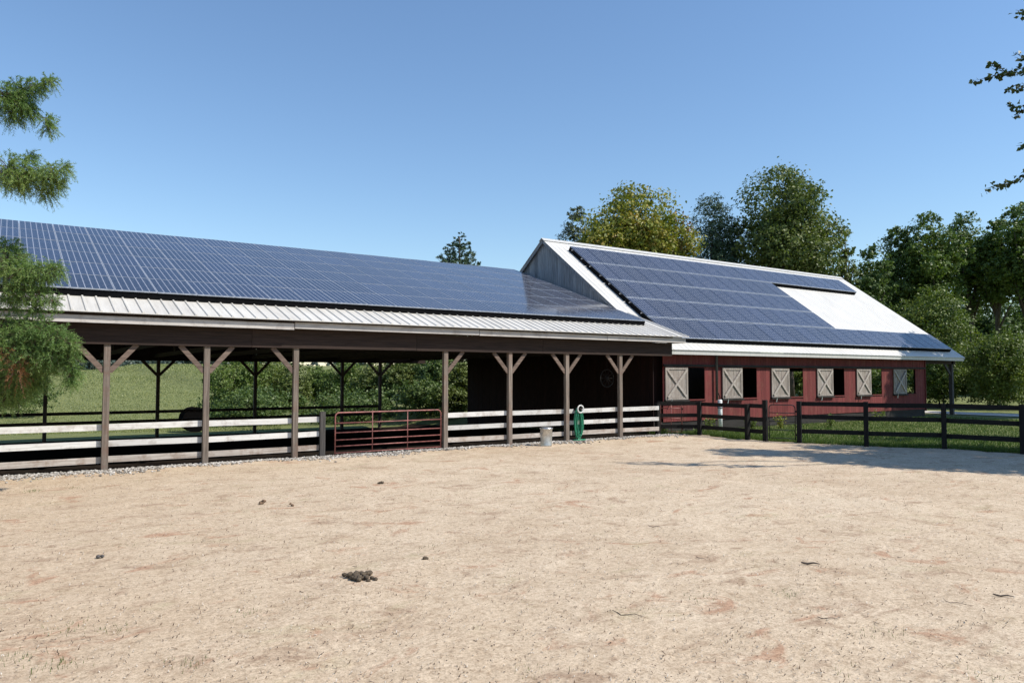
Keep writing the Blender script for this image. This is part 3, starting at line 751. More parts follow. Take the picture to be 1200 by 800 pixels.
gx = rs.uniform(-9, 22.3, n); edge = .42 + .16 * np.sin(gx * .9) + .12 * np.sin(gx * 2.7 + 1)
gy = PY - .06 + .16 - np.abs(rs.randn(n)) * edge * .8
S = (rs.uniform(.016, .042, n)[:, None]) * np.stack([rs.uniform(.8, 1.3, n), rs.uniform(.7, 1.1, n), rs.uniform(.5, .8, n)], 1)
V, Fc = scatter_ico(np.stack([gx, gy, S[:, 2] * .5], 1), S, rs)
tag(link("gravel", npmesh("gravel", V, Fc), M['stone']), "strip of pale gravel along the foot of the shed posts", "gravel", kind='stuff')

def chips():
    n = 11000
    # denser towards the camera, where they can be seen
    d = 4.2 + 15.5 * rs.rand(n) ** 1.5; ang = rs.uniform(-.66, .66, n)
    x = d * (math.cos(YAW) + np.tan(ang) * math.sin(YAW)); y = d * (math.sin(YAW) - np.tan(ang) * math.cos(YAW))
    k = (y < 20.2) & (x < np.interp(y, fy, fx) - .2); x, y = x[k], y[k]; n = len(x)
    ln = rs.uniform(.004, .013, n) * (1 + 2.2 * (rs.rand(n) > .975)); wd = rs.uniform(.002, .005, n); a = rs.rand(n) * 6.283
    u = np.stack([np.cos(a), np.sin(a)], 1); w = np.stack([-u[:, 1], u[:, 0]], 1); P = np.stack([x, y], 1)
    z = rs.uniform(.010, .022, n); tz = rs.uniform(-.004, .012, n)
    q = []
    for su, sw in ((-1,-1),(1,-.5),(1.1,.6),(-.9,1)):
        xy = P + u * (su * ln / 1)[:, None] * .7 + w * (sw * wd)[:, None]; q.append(np.concatenate([xy, (z + tz * su)[:, None]], 1))
    top = np.stack(q, 1); bot = top - np.array([0, 0, .005])
    V = np.concatenate([top, bot], 1).reshape(-1, 3); b = (np.arange(n) * 8)[:, None, None]
    fc = np.array([(0,1,2,3),(7,6,5,4),(0,4,5,1),(1,5,6,2),(2,6,7,3),(3,7,4,0)])
    return tag(link("wood_chips", npmesh("wood_chips", V, (fc[None] + b).reshape(-1, 4)), M['chip']), "small wood chips and litter strewn over the sandy yard", "wood chips", kind='stuff')
chips()
def pile(name, label, px, py, w, n, mat, seed, h=.5):
    r = np.random.RandomState(seed); c = onground(px, py)
    C = []; S = []
    for i in range(n):
        q = r.randn(2) * w * .26; k = max(0, 1 - np.hypot(*q) / (w * .55)); s = r.uniform(.022, .036)
        C.append(c + RV * q[0] * 1.1 + F0 * q[1] * .8 + ZV * (s * .6 + k * h * .10 * r.rand())); S.append((s * 1.2, s, s * .85))
    V, Fc = scatter_ico(np.array(C), np.array(S), r, .12)
    return tag(link(name, npmesh(name, V, Fc, True), mat), label, "manure")
pile("manure_pile", "heap of dark horse droppings on the open sand of the yard", 420, 677, .34, 46, M['dung'], 1)
pile("manure_pile", "dark clod lying on pale sand before the wide red gate", 448, 566.5, .16, 9, M['dung'], 2)
pile("manure_pile", "single small dark dropping beyond the large heap of droppings", 498, 656, .05, 3, M['dung'], 3)
pile("manure_pile", "dry brown crumbs near the shed fence on the sand", 308, 590, .16, 5, M['dungdry'], 4)
pile("manure_pile", "small brown clod in front of the shed posts", 340, 593, .06, 2, M['dungdry'], 5)
pile("manure_pile", "grey stone-like clod on the bare sand below the conifer", 119, 653, .06, 2, M['darkpost'], 8)
def stick(label, px, py, ang, ln, r, bend=.05):
    c = onground(px, py) + ZV * (r + .012); u = RV * math.cos(ang) + F0 * math.sin(ang); w = np.cross(ZV, u)
    pts = [c + u * ln * t + w * bend * (abs(t + .12) + .25 * math.sin(t * 11 + px)) + ZV * .006 * math.sin(t * 9) for t in np.linspace(-.5, .5, 7)]
    return tag(MB().tube(pts, [r * .7, r, r, r * .9, r * .8, r * .6, r * .3], 7).build("stick", M['stick'], None, True), label, "stick")
stick("short thick dark stick lying straight on the sand", 950, 662, -.15, .22, .013, .006)
stick("short kinked dark twig lying alone on pale sand", 1177, 700, -.35, .20, .009, .03)
stick("thin long twig lying on sand short of the can", 768, 618, -.2, .22, .005, .05)
stick("long thin bent twig beside the reddish scuffs on the sand", 735, 722, -.5, .34, .004, .09)
stick("faint curved twig beside the thick stick", 820, 655, -1.0, .14, .004, .05)
stick("thin crooked twig among reddish scuffs", 970, 726, -.2, .18, .004, .04)
stick("slim hair-thin arched twig near the short kinked twig", 1120, 708, -.9, .28, .003, .10)

# ------------------------------------------------------------------ vegetation
def leaf_quads(C, Nn, size, aspect, rs):
    """diamond shaped, slightly folded leaves"""
    n = len(C); Nn = Nn / (np.linalg.norm(Nn, axis=1, keepdims=True) + 1e-9)
    t = rs.randn(n, 3); t -= Nn * (t * Nn).sum(1, keepdims=True); t /= np.linalg.norm(t, axis=1, keepdims=True) + 1e-9
    b = np.cross(Nn, t); s = size[:, None]
    V = np.stack([C - t * s * .5, C + b * s * aspect * .5 + t * s * .08 + Nn * s * .08, C + t * s * .5, C - b * s * aspect * .5 + t * s * .08 + Nn * s * .08], 1)
    return V.reshape(-1, 3), np.arange(n * 4).reshape(-1, 4)
def crown_points(lobes, n, rs, shell=.62):
    """lobes: (centre, radii); leaves gather in sprays near each lobe's surface"""
    vol = np.array([np.prod(r) ** (2 / 3) for c, r in lobes]); pick = rs.choice(len(lobes), n, p=vol / vol.sum())
    C0 = np.array([c for c, r in lobes]); R0 = np.array([r for c, r in lobes])
    # sprays: clusters of leaves
    m = max(1, n // 14); sd = rs.randn(m, 3); sd /= np.linalg.norm(sd, axis=1, keepdims=True); sp = rs.choice(len(lobes), m, p=vol / vol.sum())
    sr = shell + (1.08 - shell) * rs.rand(m) ** .7
    sc = C0[sp] + sd * R0[sp] * sr[:, None]; k = rs.randint(0, m, n)
    sz = R0[sp].mean(1)
    P = sc[k] + rs.randn(n, 3) * (sz[k] * .13)[:, None] * np.array([1, 1, .7])
    Nn = sd[k] * .55 + rs.randn(n, 3) * .55 + np.array([0, 0, .45])
    return P, Nn
def tree(name, label, cat, base, height, width, leaves, leaf, mat, seed, crown_from=.25, shape='round', lobes_n=26, group=None, bark='bark', lobe=.2, trunk_r=None, shell=.6, aspect=.62):
    r = np.random.RandomState(seed); bx, by = base[0], base[1]; bz = land1(bx, by) - .05
    t = thing(name, (float(bx), float(by), bz), label, cat, group)
    zc0 = bz + height * crown_from; H = bz + height - zc0
    lobes = []
    for i in range(lobes_n):
        u = (i + .5) / lobes_n
        if shape == 'cone':
            zz = u ** 1.1; w = width * .5 * (1 - zz) ** .75 * r.uniform(.4, 1.0) + .05; a = i * 2.4 + r.rand()
            rad = max(.3, (1 - zz) ** .6 * width * .16 + .12); lobes.append((np.array([bx + w * math.cos(a), by + w * math.sin(a), zc0 + H * zz * .97 - w * .22]), np.array([rad, rad, rad * .55])))
        else:
            d = r.randn(3); d /= np.linalg.norm(d); q = r.uniform(.35, .80) if shape == 'round' else r.uniform(.2, .8)
            c = np.array([bx, by, zc0 + H * .5]) + d * q * np.array([width / 2, width / 2, H / 2]) * np.array([1.12, 1.12, 1.06])
            rad = width * lobe * r.uniform(.7, 1.35)
            c[2] = min(c[2], bz + height - rad * .62); c[2] = max(c[2], zc0 + rad * .3)
            lobes.append((c, np.array([rad, rad, rad * r.uniform(.65, .95)])))
    if shape != 'cone': lobes.append((np.array([bx + .06 * width * math.sin(seed), by, bz + height - width * lobe * .8]), np.array([1, 1, .8]) * width * lobe))
    if shape != 'cone':                                                   # body of the crown, so that no lobe hangs loose
        q = 1.0 if shape == 'round' else .82
        for k in range(5): lobes.append((np.array([bx + width * .1 * math.cos(k * 2.5 + seed), by + width * .1 * math.sin(k * 2.5 + seed), zc0 + H * (.28 + .14 * k)]), np.array([width * .33, width * .33, H * .2]) * q * (1 - .08 * max(0, k - 2))))
    P, Nn = crown_points(lobes, leaves, r, shell)
    V, Fc = leaf_quads(P, Nn, leaf * r.uniform(.6, 1.35, len(P)), aspect, r)
    link("crown", npmesh("crown", V, Fc), mat, t)
    tr = trunk_r or height * .017; mb = MB()
    top = zc0 + H * (.93 if shape == 'cone' else .7); pts = [(bx + .25 * math.sin(k * 1.3 + seed) * (k / 6) * (0 if shape == 'cone' else 1), by + .2 * math.cos(k * 1.7 + seed) * (k / 6) * (0 if shape == 'cone' else 1), bz - .2 + (top - bz + .2) * k / 6) for k in range(7)]
    mb.tube(pts, [tr * (1.25 if k == 0 else 1 - .13 * k) for k in range(7)], 8)
    for (c, rad) in lobes[:min(len(lobes), 18)]:
        z0 = bz + max(height * .12, min(.85 * (top - bz), (c[2] - bz) * .62)); k = (z0 - (bz - .2)) / (top - bz + .2) * 6; i = min(5, int(k)); f = k - i
        p0 = Vector(pts[i]).lerp(Vector(pts[i + 1]), f); p1 = Vector(c); mid = p0.lerp(p1, .5) + Vector((0, 0, .06 * (p1 - p0).length))
        mb.tube([p0, mid, p1], [tr * .38, tr * .25, tr * .08], 5)
    mb.build("trunk", M[bark], t, True)
    return t
def at_px(px, dist):
    p = along(px, 440, dist); return (float(p[0]), float(p[1]))
def hpx(py, dist, px):
    b = at_px(px, dist); return .35 + float(along(px, py, dist)[2]) - land1(*b)
def tpx(name, label, px, py_top, dist, wpx, **k):
    b = at_px(px, dist); return tree(name, label, "tree", b, hpx(py_top, dist, px), wpx / FPX * dist, base_dummy(k), **k)
def base_dummy(k): return k.pop('leaves')
G1 = "trees rising behind the barn"
tpx("pine_tree", "sparse pale green pine between the grey gable and the yellowing tree", 674, 244, 64, 60, leaves=12000, leaf=.26, mat=L['pale'], seed=1, crown_from=.35, lobes_n=22, lobe=.16, shape='loose', group=G1, aspect=.35)
tpx("broadleaf_tree", "yellow-green tree turning colour behind the grey gable", 737, 220, 60, 146, leaves=46000, leaf=.27, mat=L['yellow'], seed=2, crown_from=.3, lobes_n=40, lobe=.15, group=G1)
tpx("broadleaf_tree", "small orange-tinged tree between yellow tree and dark pine", 790, 252, 61, 70, leaves=17000, leaf=.25, mat=L['orange'], seed=3, crown_from=.3, lobes_n=22, group=G1)
tpx("pine_tree", "dark blue-green pine behind the barn ridge", 838, 228, 68, 86, leaves=30000, leaf=.24, mat=L['pine'], seed=4, crown_from=.25, lobes_n=30, lobe=.17, shape='loose', group=G1, aspect=.4)
tpx("broadleaf_tree", "tall full round green tree, tallest of those behind the barn", 926, 198, 66, 138, leaves=60000, leaf=.27, mat=L['olive'], seed=5, crown_from=.16, lobes_n=44, lobe=.15, group=G1)
tpx("broadleaf_tree", "slim small tree at the shoulder of the tallest round tree", 994, 268, 70, 30, leaves=5000, leaf=.24, mat=L['olive'], seed=6, crown_from=.3, lobes_n=14, lobe=.24, group=G1)
tpx("spruce_tree", "small pointed spruce peeking above the shed roof", 538, 270, 72, 130, leaves=52000, leaf=.30, mat=L['pine'], seed=7, crown_from=.3, shape='cone', lobes_n=120, aspect=.3)
G2 = "tall trees in a row beyond the barn end"
for i, (px, py, d, w, sd, mt, cf) in enumerate(((1020, 288, 72, 74, 21, 'dark', .22), (1056, 266, 76, 84, 22, 'dark', .25), (1096, 250, 74, 92, 23, 'green', .46), (1140, 250, 79, 82, 24, 'dark', .50), (1172, 258, 76, 68, 26, 'green', .52), (1206, 238, 72, 92, 25, 'green', .48), (1262, 240, 74, 92, 27, 'dark', .4))):
    tpx("broadleaf_tree", ["low dark tree at the barn ridge end of the tall row", "dark tree second in the tall row past the barn end", "green high-crowned tree in the tall row over the rounded bush", "dark high-crowned tree with thin bare trunk in the tall row", "narrow green tree with bare trunk showing sky gaps in the tall row", "broad green tree near the outer end of the tall row", "last dark tree of the tall row"][i], px, py, d, w, leaves=21000, leaf=.28, mat=L[mt], seed=sd, crown_from=cf - .08, lobes_n=40, lobe=.13, shape='loose', group=G2, shell=.5)
for i, (px, py, d, w, sd, mt) in enumerate(((1040, 312, 92, 90, 61, 'green'), (1080, 330, 95, 95, 62, 'dark'), (1125, 352, 98, 90, 63, 'green'), (1178, 350, 94, 85, 64, 'dark'), (1225, 330, 96, 100, 65, 'green'))):
    tpx("broadleaf_tree", ["hazy green tree filling behind the start of the tall row", "dark tree filling behind the high-crowned trees", "full green tree in the back rank past the barn end", "dark tree in the back rank behind bare trunks", "green tree at the outer end of the back rank"][i], px, py, d, w, leaves=22000, leaf=.33, mat=L[mt], seed=sd, crown_from=.12, lobes_n=34, lobe=.17, shape='loose', group="back rank of trees past the barn", shell=.5)
G3 = "shrubs beside the barn end"
def shrub(label, px, py, d, w, n, mt, sd, leaf=.15, group=G3, lob=22):
    b = at_px(px, d); tree("leafy_shrub", label, "shrub", b, hpx(py, d, px), w / FPX * d, n, leaf, L[mt], sd, crown_from=.04, lobes_n=lob, lobe=.19, group=group, trunk_r=.06, shell=.5)
shrub("large rounded bush rising over the barn's far eave", 1100, 341, 60, 104, 26000, 'shrub', 31, .2)
shrub("big sunlit leafy bush beside the porch post and drive", 1170, 394, 52, 96, 20000, 'shrub', 32, .16)
shrub("spreading bush at the outer end of the drive", 1215, 396, 54, 80, 12000, 'shrub', 33, .16)
shrub("lower green bush seen through the porch bay", 1105, 410, 56, 60, 11000, 'green', 34, .15)
shrub("bush low behind the red corner of the barn", 1082, 425, 62, 44, 7000, 'shrub', 35, .15)
shrub("dense shrub seen through the barn opening next to the last lit shutter", 1031, 436, 66, 70, 8000, 'green', 37, .2)
shrub("low bright bush filling in under the big sunlit bush", 1158, 430, 55, 80, 12000, 'shrub', 38, .15)
shrub("low bush past the drive, next to the spreading bush", 1196, 426, 57, 70, 10000, 'shrub', 39, .15)
shrub("small shrub seen through the barn's open aisle", 938, 432, 70, 60, 7000, 'shrub', 36, .2)
G4 = "bushes and young trees behind the shed"
for i, (px, py, d, w, n, mt, sd) in enumerate(((274, 421, 56, 74, 14000, 'green', 41), (316, 424, 60, 66, 12000, 'shrub', 42), (348, 427, 58, 50, 8000, 'olive', 43), (372, 433, 64, 44, 7000, 'green', 44), (405, 428, 62, 56, 10000, 'green', 45), (438, 424, 56, 60, 10000, 'olive', 46), (476, 420, 55, 56, 10000, 'olive', 47), (512, 414, 52, 60, 10000, 'dark', 48), (545, 430, 50, 50, 8000, 'olive', 49), (22, 430, 60, 70, 10000, 'dark', 50), (300, 462, 52, 130, 9000, 'dark', 51), (420, 464, 52, 130, 9000, 'dark', 52), (500, 452, 49, 80, 9000, 'dark', 53), (533, 458, 46, 44, 6000, 'olive', 54))):
    shrub(["bright green rounded bush at the edge of the pasture", "yellow-green bush next to the pasture bush", "grey-green bush behind a front shed post", "lowest leafy bush under a patch of sky", "fresh green young tree behind the shed", "olive bush behind the red gate", "drooping olive tree behind the red gate's hinge side", "dark drooping tree next to the barn wall", "small pale bush against the shaded barn wall", "dark bush behind the conifer at the pasture", "low dark hedge behind the rear fence", "low dark hedge behind the red gate", "low dark bush near the gate hinge", "small rounded bush glimpsed beside the gate hinge post"][i], px, py, d, w, n, mt, sd, .17, G4, 16)
# far wood on the pasture's crest
r = np.random.RandomState(77); lob = []
for k in range(170):
    d = r.uniform(215, 300); px = r.uniform(-320, 440); p = along(px, 440, d); z = land1(p[0], p[1]); h = r.uniform(6.0, 10.0) * (1 if px < 300 else .3)
    lob.append((np.array([p[0], p[1], z + h * .4]), np.array([h * 1.1, h * 1.1, h * .7])))
P, Nn = crown_points(lob, 80000, r, .4); V, Fc = leaf_quads(P, Nn, r.uniform(.6, 1.2, len(P)), .8, r)
tag(link("far_wood", npmesh("far_wood", V, Fc), L['far']), "distant belt of trees on the crest of the pasture", "wood", kind='stuff')

# needle-leaved tree reaching in from the left
def conifer():
    r = np.random.RandomState(8); D = 14.6
    tb = along(-190, 440, D); bx, by = float(tb[0]), float(tb[1])
    t = thing("conifer_tree", (bx, by, 0), "feathery light green conifer overhanging the end of the shed with the pasture view", "tree")
    mb = MB(); mb.tube([(bx, by, -.2), (bx + .05, by, 3), (bx - .05, by, 7), (bx, by, 12)], [.28, .22, .15, .05], 10)
    # (px, py, radius px, depth offset, brown)
    cl = [(6,112,20,0),(28,106,15,.2),(44,100,9,.1),(57,94,6,.1),(12,132,13,.2),(34,130,8,.3),(55,140,5,.2),(57,150,5,.2),(22,122,14,0),
          (12,200,23,0),(36,205,19,.2),(56,210,11,.2),(74,197,6,.1),(54,226,8,.3),(34,184,5,.2),(68,214,6,.2),(24,214,12,0),(60,198,8,0),
          (8,305,22,.3),(18,322,20,.2),(36,322,18,.2),(52,318,13,.1),(64,315,8,.1),(26,342,16,.2),(46,346,10,.1),(10,350,16,.4),(40,360,7,.2),(62,352,5,.1),(10,290,12,.5),
          (8,385,20,.2),(30,388,22,.1),(52,388,18,0),(66,396,15,0),(80,402,10,-.1),(12,410,24,0),(42,412,22,0),(64,414,18,0),(80,418,9,0),(84,432,7,0),(34,434,18,.3),(10,440,22,.4),(60,428,12,.2),(26,452,14,.5),(8,462,18,.6),(44,446,9,.4),(80,446,4,0),(84,440,5,0)]
    C = []; 
    for (px, py, rp, dz) in cl: C.append((along(px, py, D + dz), rp / FPX * D, 0))
    for (px, py, rp) in ((14, 412, 9), (22, 424, 11), (16, 434, 10), (24, 440, 8)): C.append((along(px, py, D - .25), rp / FPX * D, 1))
    for k in range(60):                                                   # the rest of the crown, round the trunk
        a = r.rand() * 6.283; z = r.uniform(1.8, 11.5); w = r.uniform(.6, 2.4) * (1 - z / 16)
        p = np.array([bx + w * math.cos(a), by + w * math.sin(a), z]); q = p - np.array([0, 0, EYE]); sx = 600 + FPX * (q @ RV) / (q @ FV)
        if sx < -45: C.append((p, .5, 0))
    out = {0: ([], []), 1: ([], [])}
    for (c, rad, br) in C:
        m = int(28 + 1500 * rad * rad) if not br else int(9 + 220 * rad * rad)
        m = min(m, 620)
        d = r.randn(m, 3); d /= np.linalg.norm(d, axis=1, keepdims=True); S0 = c + d * rad * (r.rand(m, 1) ** .5) * np.array([1, 1, .8])
        # each spray: an arching twiglet with fine needles on both sides
        dirv = d * .7 + RV * .25 + np.array([0, 0, -.35]) + r.randn(m, 3) * .3; dirv /= np.linalg.norm(dirv, axis=1, keepdims=True)
        ln = r.uniform(.12, .27, m)
        kk = 22
        for j in range(kk):
            f = (j + .5) / kk; P = S0 + dirv * (ln * f)[:, None] + np.array([0, 0, -1]) * (ln * f * f * .35)[:, None]
            side = np.cross(dirv, r.randn(m, 3)); side /= np.linalg.norm(side, axis=1, keepdims=True) + 1e-9
            nd = side * .8 + dirv * .6; nl = r.uniform(.05, .09, m)[:, None] * (1 - .4 * f)
            w = np.cross(nd, r.randn(m, 3)); w /= np.linalg.norm(w, axis=1, keepdims=True) + 1e-9
            out[br][0].append(np.stack([P - w * .006, P + nd * nl, P + w * .006], 1))
        if rad > .07:
            for q in range(0, m, 3): mb.tube([Vector(c), Vector(S0[q]), Vector(S0[q] + dirv[q] * ln[q] * .8 + np.array([0, 0, -.25]) * ln[q])], [.006, .004, .0015], 4, caps=False)
        e = Vector(c); mb_t = Vector((bx, by, max(.8, float(c[2]) + .12 + .1 * r.randn())))
        if rad > .17 or r.rand() < .35:
            midp = mb_t.lerp(e, .55) + Vector((0, 0, .10)); m2 = mb_t.lerp(e, .8) + Vector((.03, 0, .05)); mb.tube([mb_t, midp, m2, e], [.035, .016, .008, .003], 5)
        elif not br:
            near = min((q for q in C if q[1] > rad + .03), key=lambda q: np.linalg.norm(q[0] - c)); mb.tube([Vector(near[0]), Vector(near[0]).lerp(e, .6) + Vector((0,0,.03)), e], [.010, .007, .003], 5)
    for br, nm, mt in ((0, "crown", L['conifer']), (1, "dead_spray", L['dead'])):
        V = np.concatenate(out[br][0]).reshape(-1, 3); ob = link(nm, npmesh(nm, V, np.arange(len(V)).reshape(-1, 3)), mt, t)
        if br: ob["label"] = "rust-brown dead needles low on the conifer"
    mb.build("trunk", M['barkpale'], t, True)
conifer()

# broad tree standing off to the right; its boughs reach into the corner and its shade lies on the sand
def shade_tree():
    r = np.random.RandomState(15); bx, by = 27.5, 3.2
    t = thing("shade_tree", (bx, by, 0), "dark-leaved tree whose drooping boughs hang into the open sky", "tree")
    mb = MB(); mb.tube([(bx, by, -.2), (bx - .2, by + .1, 3), (bx - .1, by + .4, 6), (bx - .3, by + .6, 10), (bx, by + .5, 14)], [.42, .34, .28, .18, .06], 10)
    lob = []
    sh = [(880,530,12.2,1.2),(930,532,11.5,1.3),(985,536,10.5,1.5),(1040,540,9.8,1.6),(1090,544,9,1.6),(1150,545,8.5,1.8),(1210,548,8,1.8),(1010,524,10.5,1.2),(1070,526,9.5,1.4),(1130,526,9,1.5),(1195,528,8.5,1.5),(1100,512,10.5,1.2),(1160,512,10,1.4),(1220,515,9,1.5),(1260,540,8,2),(1040,514,11.5,1.0),(960,524,11.8,1.0)]
    for (px, py, h, rad) in sh:
        g = onground(px, py); c = g + np.array(SUN) / SUN.z * h; lob.append((c, np.array([rad, rad, rad * .55])))
    for k in range(16):
        a = r.rand() * 6.28; w = r.uniform(1, 4); c = np.array([bx + 1.5 + w * math.cos(a), by - 2 + w * math.sin(a), r.uniform(6, 14)]); lob.append((c, np.array([1.4, 1.4, 1.0])))
    ok = []
    for c, rr_ in lob:
        q = c - np.array([0, 0, EYE]); sx = 600 + FPX * (q @ RV) / (q @ FV); rpx = FPX * rr_[0] * 1.15 / (q @ FV)
        sy = 400 - FPX * (q @ UV_) / (q @ FV)
        if sx - rpx > 1203 or sy < -rpx - 5: ok.append((c, rr_))
    P, Nn = crown_points(ok, 50000, r, .3); V, Fc = leaf_quads(P, Nn, r.uniform(.14, .27, len(P)), .7, r)
    for c, _ in ok:
        e = Vector(c); z0 = max(3, min(11, e.z - 1.5)); p0 = Vector((bx - .15, by + .4, z0)); mb.tube([p0, p0.lerp(e, .5) + Vector((0, 0, .4)), e], [.09, .05, .015], 5)
    # boughs in view: (start px, end px) at 17.5 m
    D = 17.5; VV = [V]; FF = [Fc]; nb = len(V)
    for pts_px in ([(1260, 10), (1215, 28), (1200, 14), (1190, 12)], [(1260, 60), (1215, 74), (1180, 86), (1140, 95)], [(1215, 74), (1196, 66), (1190, 62)], [(1180, 86), (1168, 76), (1157, 74)], [(1240, 90), (1205, 104), (1186, 100), (1182, 108)], [(1250, 110), (1210, 122), (1192, 126), (1182, 122)], [(1205, 124), (1194, 134), (1188, 138)], [(1250, 160), (1215, 168), (1198, 170), (1191, 171)], [(1260, 180), (1216, 197), (1184, 214), (1155, 221)], [(1216, 197), (1204, 203), (1194, 206)]):
        ps = [along(x, y, D + .15 * math.sin(x)) for x, y in pts_px]
        mb.tube(ps, [.022, .014, .008, .003][4 - len(ps):] if len(ps) > 3 else [.012, .008, .003], 5)
        seg = np.array(ps); Q = []
        for a, b in zip(seg[:-1], seg[1:]):
            m = int(np.linalg.norm(b - a) * 52) + 1
            for q in range(m): Q.append(a + (b - a) * r.rand() + r.randn(3) * np.array([.05, .05, .045]) + np.array([0, 0, -.03]))
        Q = np.array(Q); v, f = leaf_quads(Q, r.randn(len(Q), 3) + np.array([0, 0, .6]), r.uniform(.09, .16, len(Q)), .7, r); VV.append(v); FF.append(f + nb); nb += len(v)
    mb.tube([Vector((bx - .15, by + .4, 7)), Vector(along(1330, 20, 17.8)), Vector(along(1258, 50, 17.5))], [.11, .05, .022], 6)
    mb.tube([Vector((bx - .15, by + .4, 6)), Vector(along(1330, 170, 17.8)), Vector(along(1258, 175, 17.5))], [.09, .04, .02], 6)
    link("crown", npmesh("crown", np.concatenate(VV), np.concatenate(FF)), L['near'], t)
    mb.build("trunk", M['bark'], t, True)
shade_tree()
# tree by the drive that shades the far corner of the barn
b2 = (52.5, 15.0)
def drive_tree():
    r = np.random.RandomState(19); t = thing("drive_tree", (b2[0], b2[1], 0), "green tree by the drive shading the barn's far corner", "tree")
    mb = MB(); mb.tube([(b2[0], b2[1], -.2), (b2[0], b2[1] + .2, 5), (b2[0] - .3, b2[1], 10), (b2[0], b2[1], 15)], [.34, .27, .17, .05], 9)
    lob = []
    for (x, y, z, h, rad) in ((43.6, 22.3, 4.1, 11, 1.1), (45.2, 22.6, 4.2, 10.5, 1.2), (43.0, 21.9, 1.5, 12, 1.1), (42.6, 21.9, 2, 12.5, .9), (46.6, 21.8, 3, 10.5, 1.2), (44.6, 21.9, 1.5, 12, 1.3), (40.9, 21.9, 2.0, 13.5, 1.0), (42.0, 21.9, 1.2, 13, 1.1), (43.4, 21.9, 2.3, 12.5, 1.1), (42.6, 21.9, 2.9, 13, 1.0), (41.6, 21.9, 2.5, 13.5, 1.0), (43.6, 21.9, .8, 12.5, 1.1), (46.5, 20, 0, 12, 1.6), (44, 19.4, 0, 12, 1.5), (41.5, 18.5, 0, 13, 1.4)):
        lob.append((np.array([x, y, z]) + np.array(SUN) / SUN.z * h, np.array([rad, rad, rad * .7])))
    for k in range(18):
        a = r.rand() * 6.28; w = r.uniform(.5, 3.2); lob.append((np.array([b2[0] + .8 + w * math.cos(a), b2[1] - .8 + w * math.sin(a), r.uniform(6, 15)]), np.array([1.3, 1.3, 1.0])))
    P, Nn = crown_points(lob, 60000, r, .15); V, Fc = leaf_quads(P, Nn, r.uniform(.18, .32, len(P)), .7, r)
    link("crown", npmesh("crown", V, Fc), L['green'], t)
    for c, _ in lob:
        e = Vector(c); p0 = Vector((b2[0], b2[1], max(3, min(12, e.z - 2)))); mb.tube([p0, p0.lerp(e, .5) + Vector((0, 0, .4)), e], [.09, .05, .015], 5)
    mb.build("trunk", M['bark'], t, True)
drive_tree()

# grass
def blades(name, label, x, y, h, w, seed, mt='grass'):
    r = np.random.RandomState(seed); n = len(x); z = land(x, y) - .03; a = r.rand(n) * 6.283; lean = r.uniform(0, .6, n) * h; b = r.rand(n) * 6.283
    P = np.stack([x, y, z], 1); u = np.stack([np.cos(a), np.sin(a), np.zeros(n)], 1) * w[:, None]
    tip = P + np.stack([np.cos(b) * lean, np.sin(b) * lean, h], 1)
    V = np.stack([P - u, P + u, tip], 1).reshape(-1, 3)
    return tag(link(name, npmesh(name, V, np.arange(3 * n).reshape(-1, 3)), L[mt]), label, "grass", kind='stuff')
r = np.random.RandomState(31); n = 90000
y = r.uniform(4, 21.7, n); x = np.interp(y, fy, fx) + .15 + (r.rand(n) ** 1.7) * 22; k = (x < 47); x, y = x[k], y[k]
near = np.exp(-((x - np.interp(y, fy, fx) - .2) / .4) ** 2)
blades("grass", "short green grass of the paddock beside the red barn", x, y, r.uniform(.05, .13, len(x)) * (1 + 1.0 * near), r.uniform(.006, .012, len(x)), 32)
n = 70000; d = 44 + 130 * r.rand(n) ** 1.3; px = r.uniform(-60, 330, n)
x = d * (math.cos(YAW) + (px - 600) / FPX * math.sin(YAW)); y = d * (math.sin(YAW) - (px - 600) / FPX * math.cos(YAW)); k = y > 44; x, y, d = x[k], y[k], d[k]
blades("grass", "rough summer grass of the pasture behind the shed", x, y, r.uniform(.04, .14, len(x)) * (d / 70), r.uniform(.02, .05, len(x)) * (d / 60), 34, 'pasture')
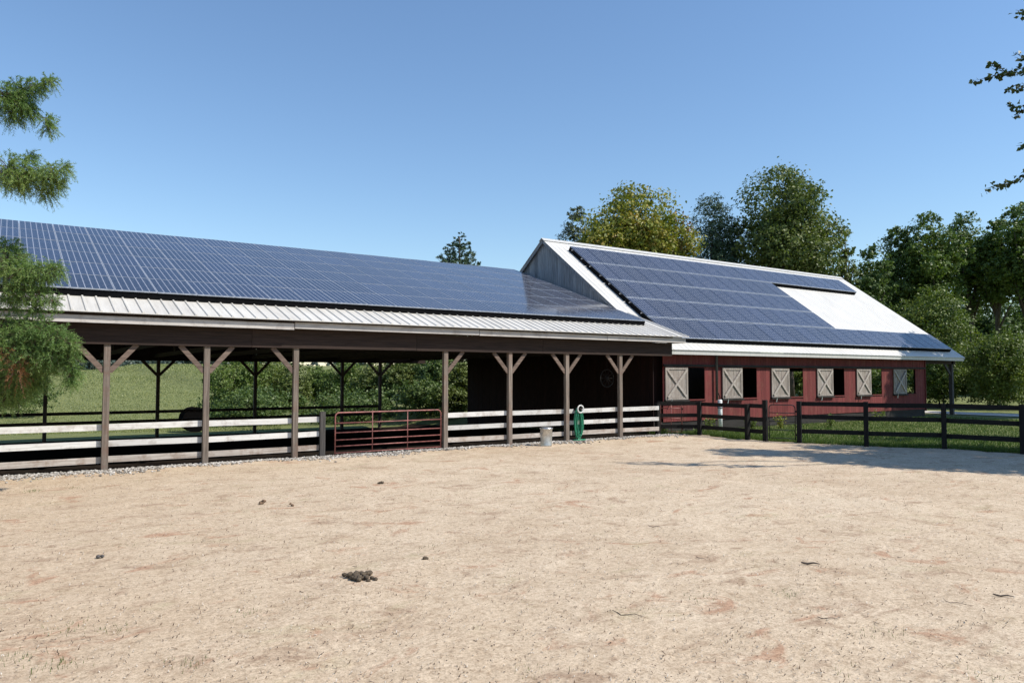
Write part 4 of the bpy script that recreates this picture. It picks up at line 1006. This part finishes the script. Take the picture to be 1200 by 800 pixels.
# tufts in the sand
X_ = []; Y_ = []
for (px, py, q) in ((230, 776, 60), (60, 782, 70), (20, 770, 50), (75, 735, 40), (130, 737, 36), (290, 720, 20), (1040, 743, 40), (925, 695, 50), (700, 552, 10), (40, 575, 70), (84, 572, 40), (350, 702, 14), (870, 752, 10), (1010, 745, 16), (1160, 792, 24), (630, 788, 20), (980, 780, 14), (820, 700, 16), (150, 640, 20), (510, 640, 14)):
    g = onground(px, py); s = .10; X_.append(g[0] + r.randn(q) * s); Y_.append(g[1] + r.randn(q) * s)
x = np.concatenate(X_); y = np.concatenate(Y_)
o = blades("grass", "thin grass sprouts scattered over the sandy yard", x, y, r.uniform(.05, .075, len(x)), r.uniform(.003, .006, len(x)), 33)
# weeds along the barn foot
def weed(label, x, y, h, w, n, sd, mt='shrub'):
    r = np.random.RandomState(sd); t = thing("weed_plant", (x, y, land1(x, y)), label, "weed", "weeds at the foot of the red barn")
    P = []; Nn = []; mb = MB()
    for k in range(7):
        a = r.rand() * 6.283; e = np.array([x + w * math.cos(a) * r.uniform(.3, 1), y + w * math.sin(a) * r.uniform(.3, 1), h * r.uniform(.6, 1)]); mb.tube([(x, y, -.05), (x + (e[0]-x) * .4, y + (e[1]-y) * .4, e[2] * .6), e], [.012, .008, .003], 5)
        for q in range(n // 7): f = r.uniform(.2, 1.05); P.append(np.array([x, y, 0]) + (e - np.array([x, y, 0])) * f + r.randn(3) * .06); Nn.append(r.randn(3) + np.array([0, 0, .8]))
    P = np.array(P); P[:, 2] = np.maximum(P[:, 2], .02); V, Fc = leaf_quads(P, np.array(Nn), r.uniform(.05, .12, len(P)), .6, r)
    link("foliage", npmesh("foliage", V, Fc), L[mt], t); mb.build("stem", M['stick'], t, True)
weed("bushy weed beside the white standpipe", 24.4, 20.9, .62, .35, 220, 1)
weed("low weed at the dark base under the second opening", 27.6, 21.3, .42, .4, 200, 2)
weed("upright weed on the paddock grass near the red wall", 31.0, 19.6, .62, .3, 240, 3)
weed("yellowish weed behind the narrow black gate", 28.4, 20.4, .55, .35, 220, 4, 'yellow')
weed("spreading weed at the wall under the last lit shutter", 37.2, 20.9, .5, .5, 260, 5)
weed("small weed by the short red gate", 21.9, 21.3, .30, .25, 140, 6)
weed("low weed at the fence post next to the short gate", 22.9, 20.2, .35, .3, 160, 7, 'green')
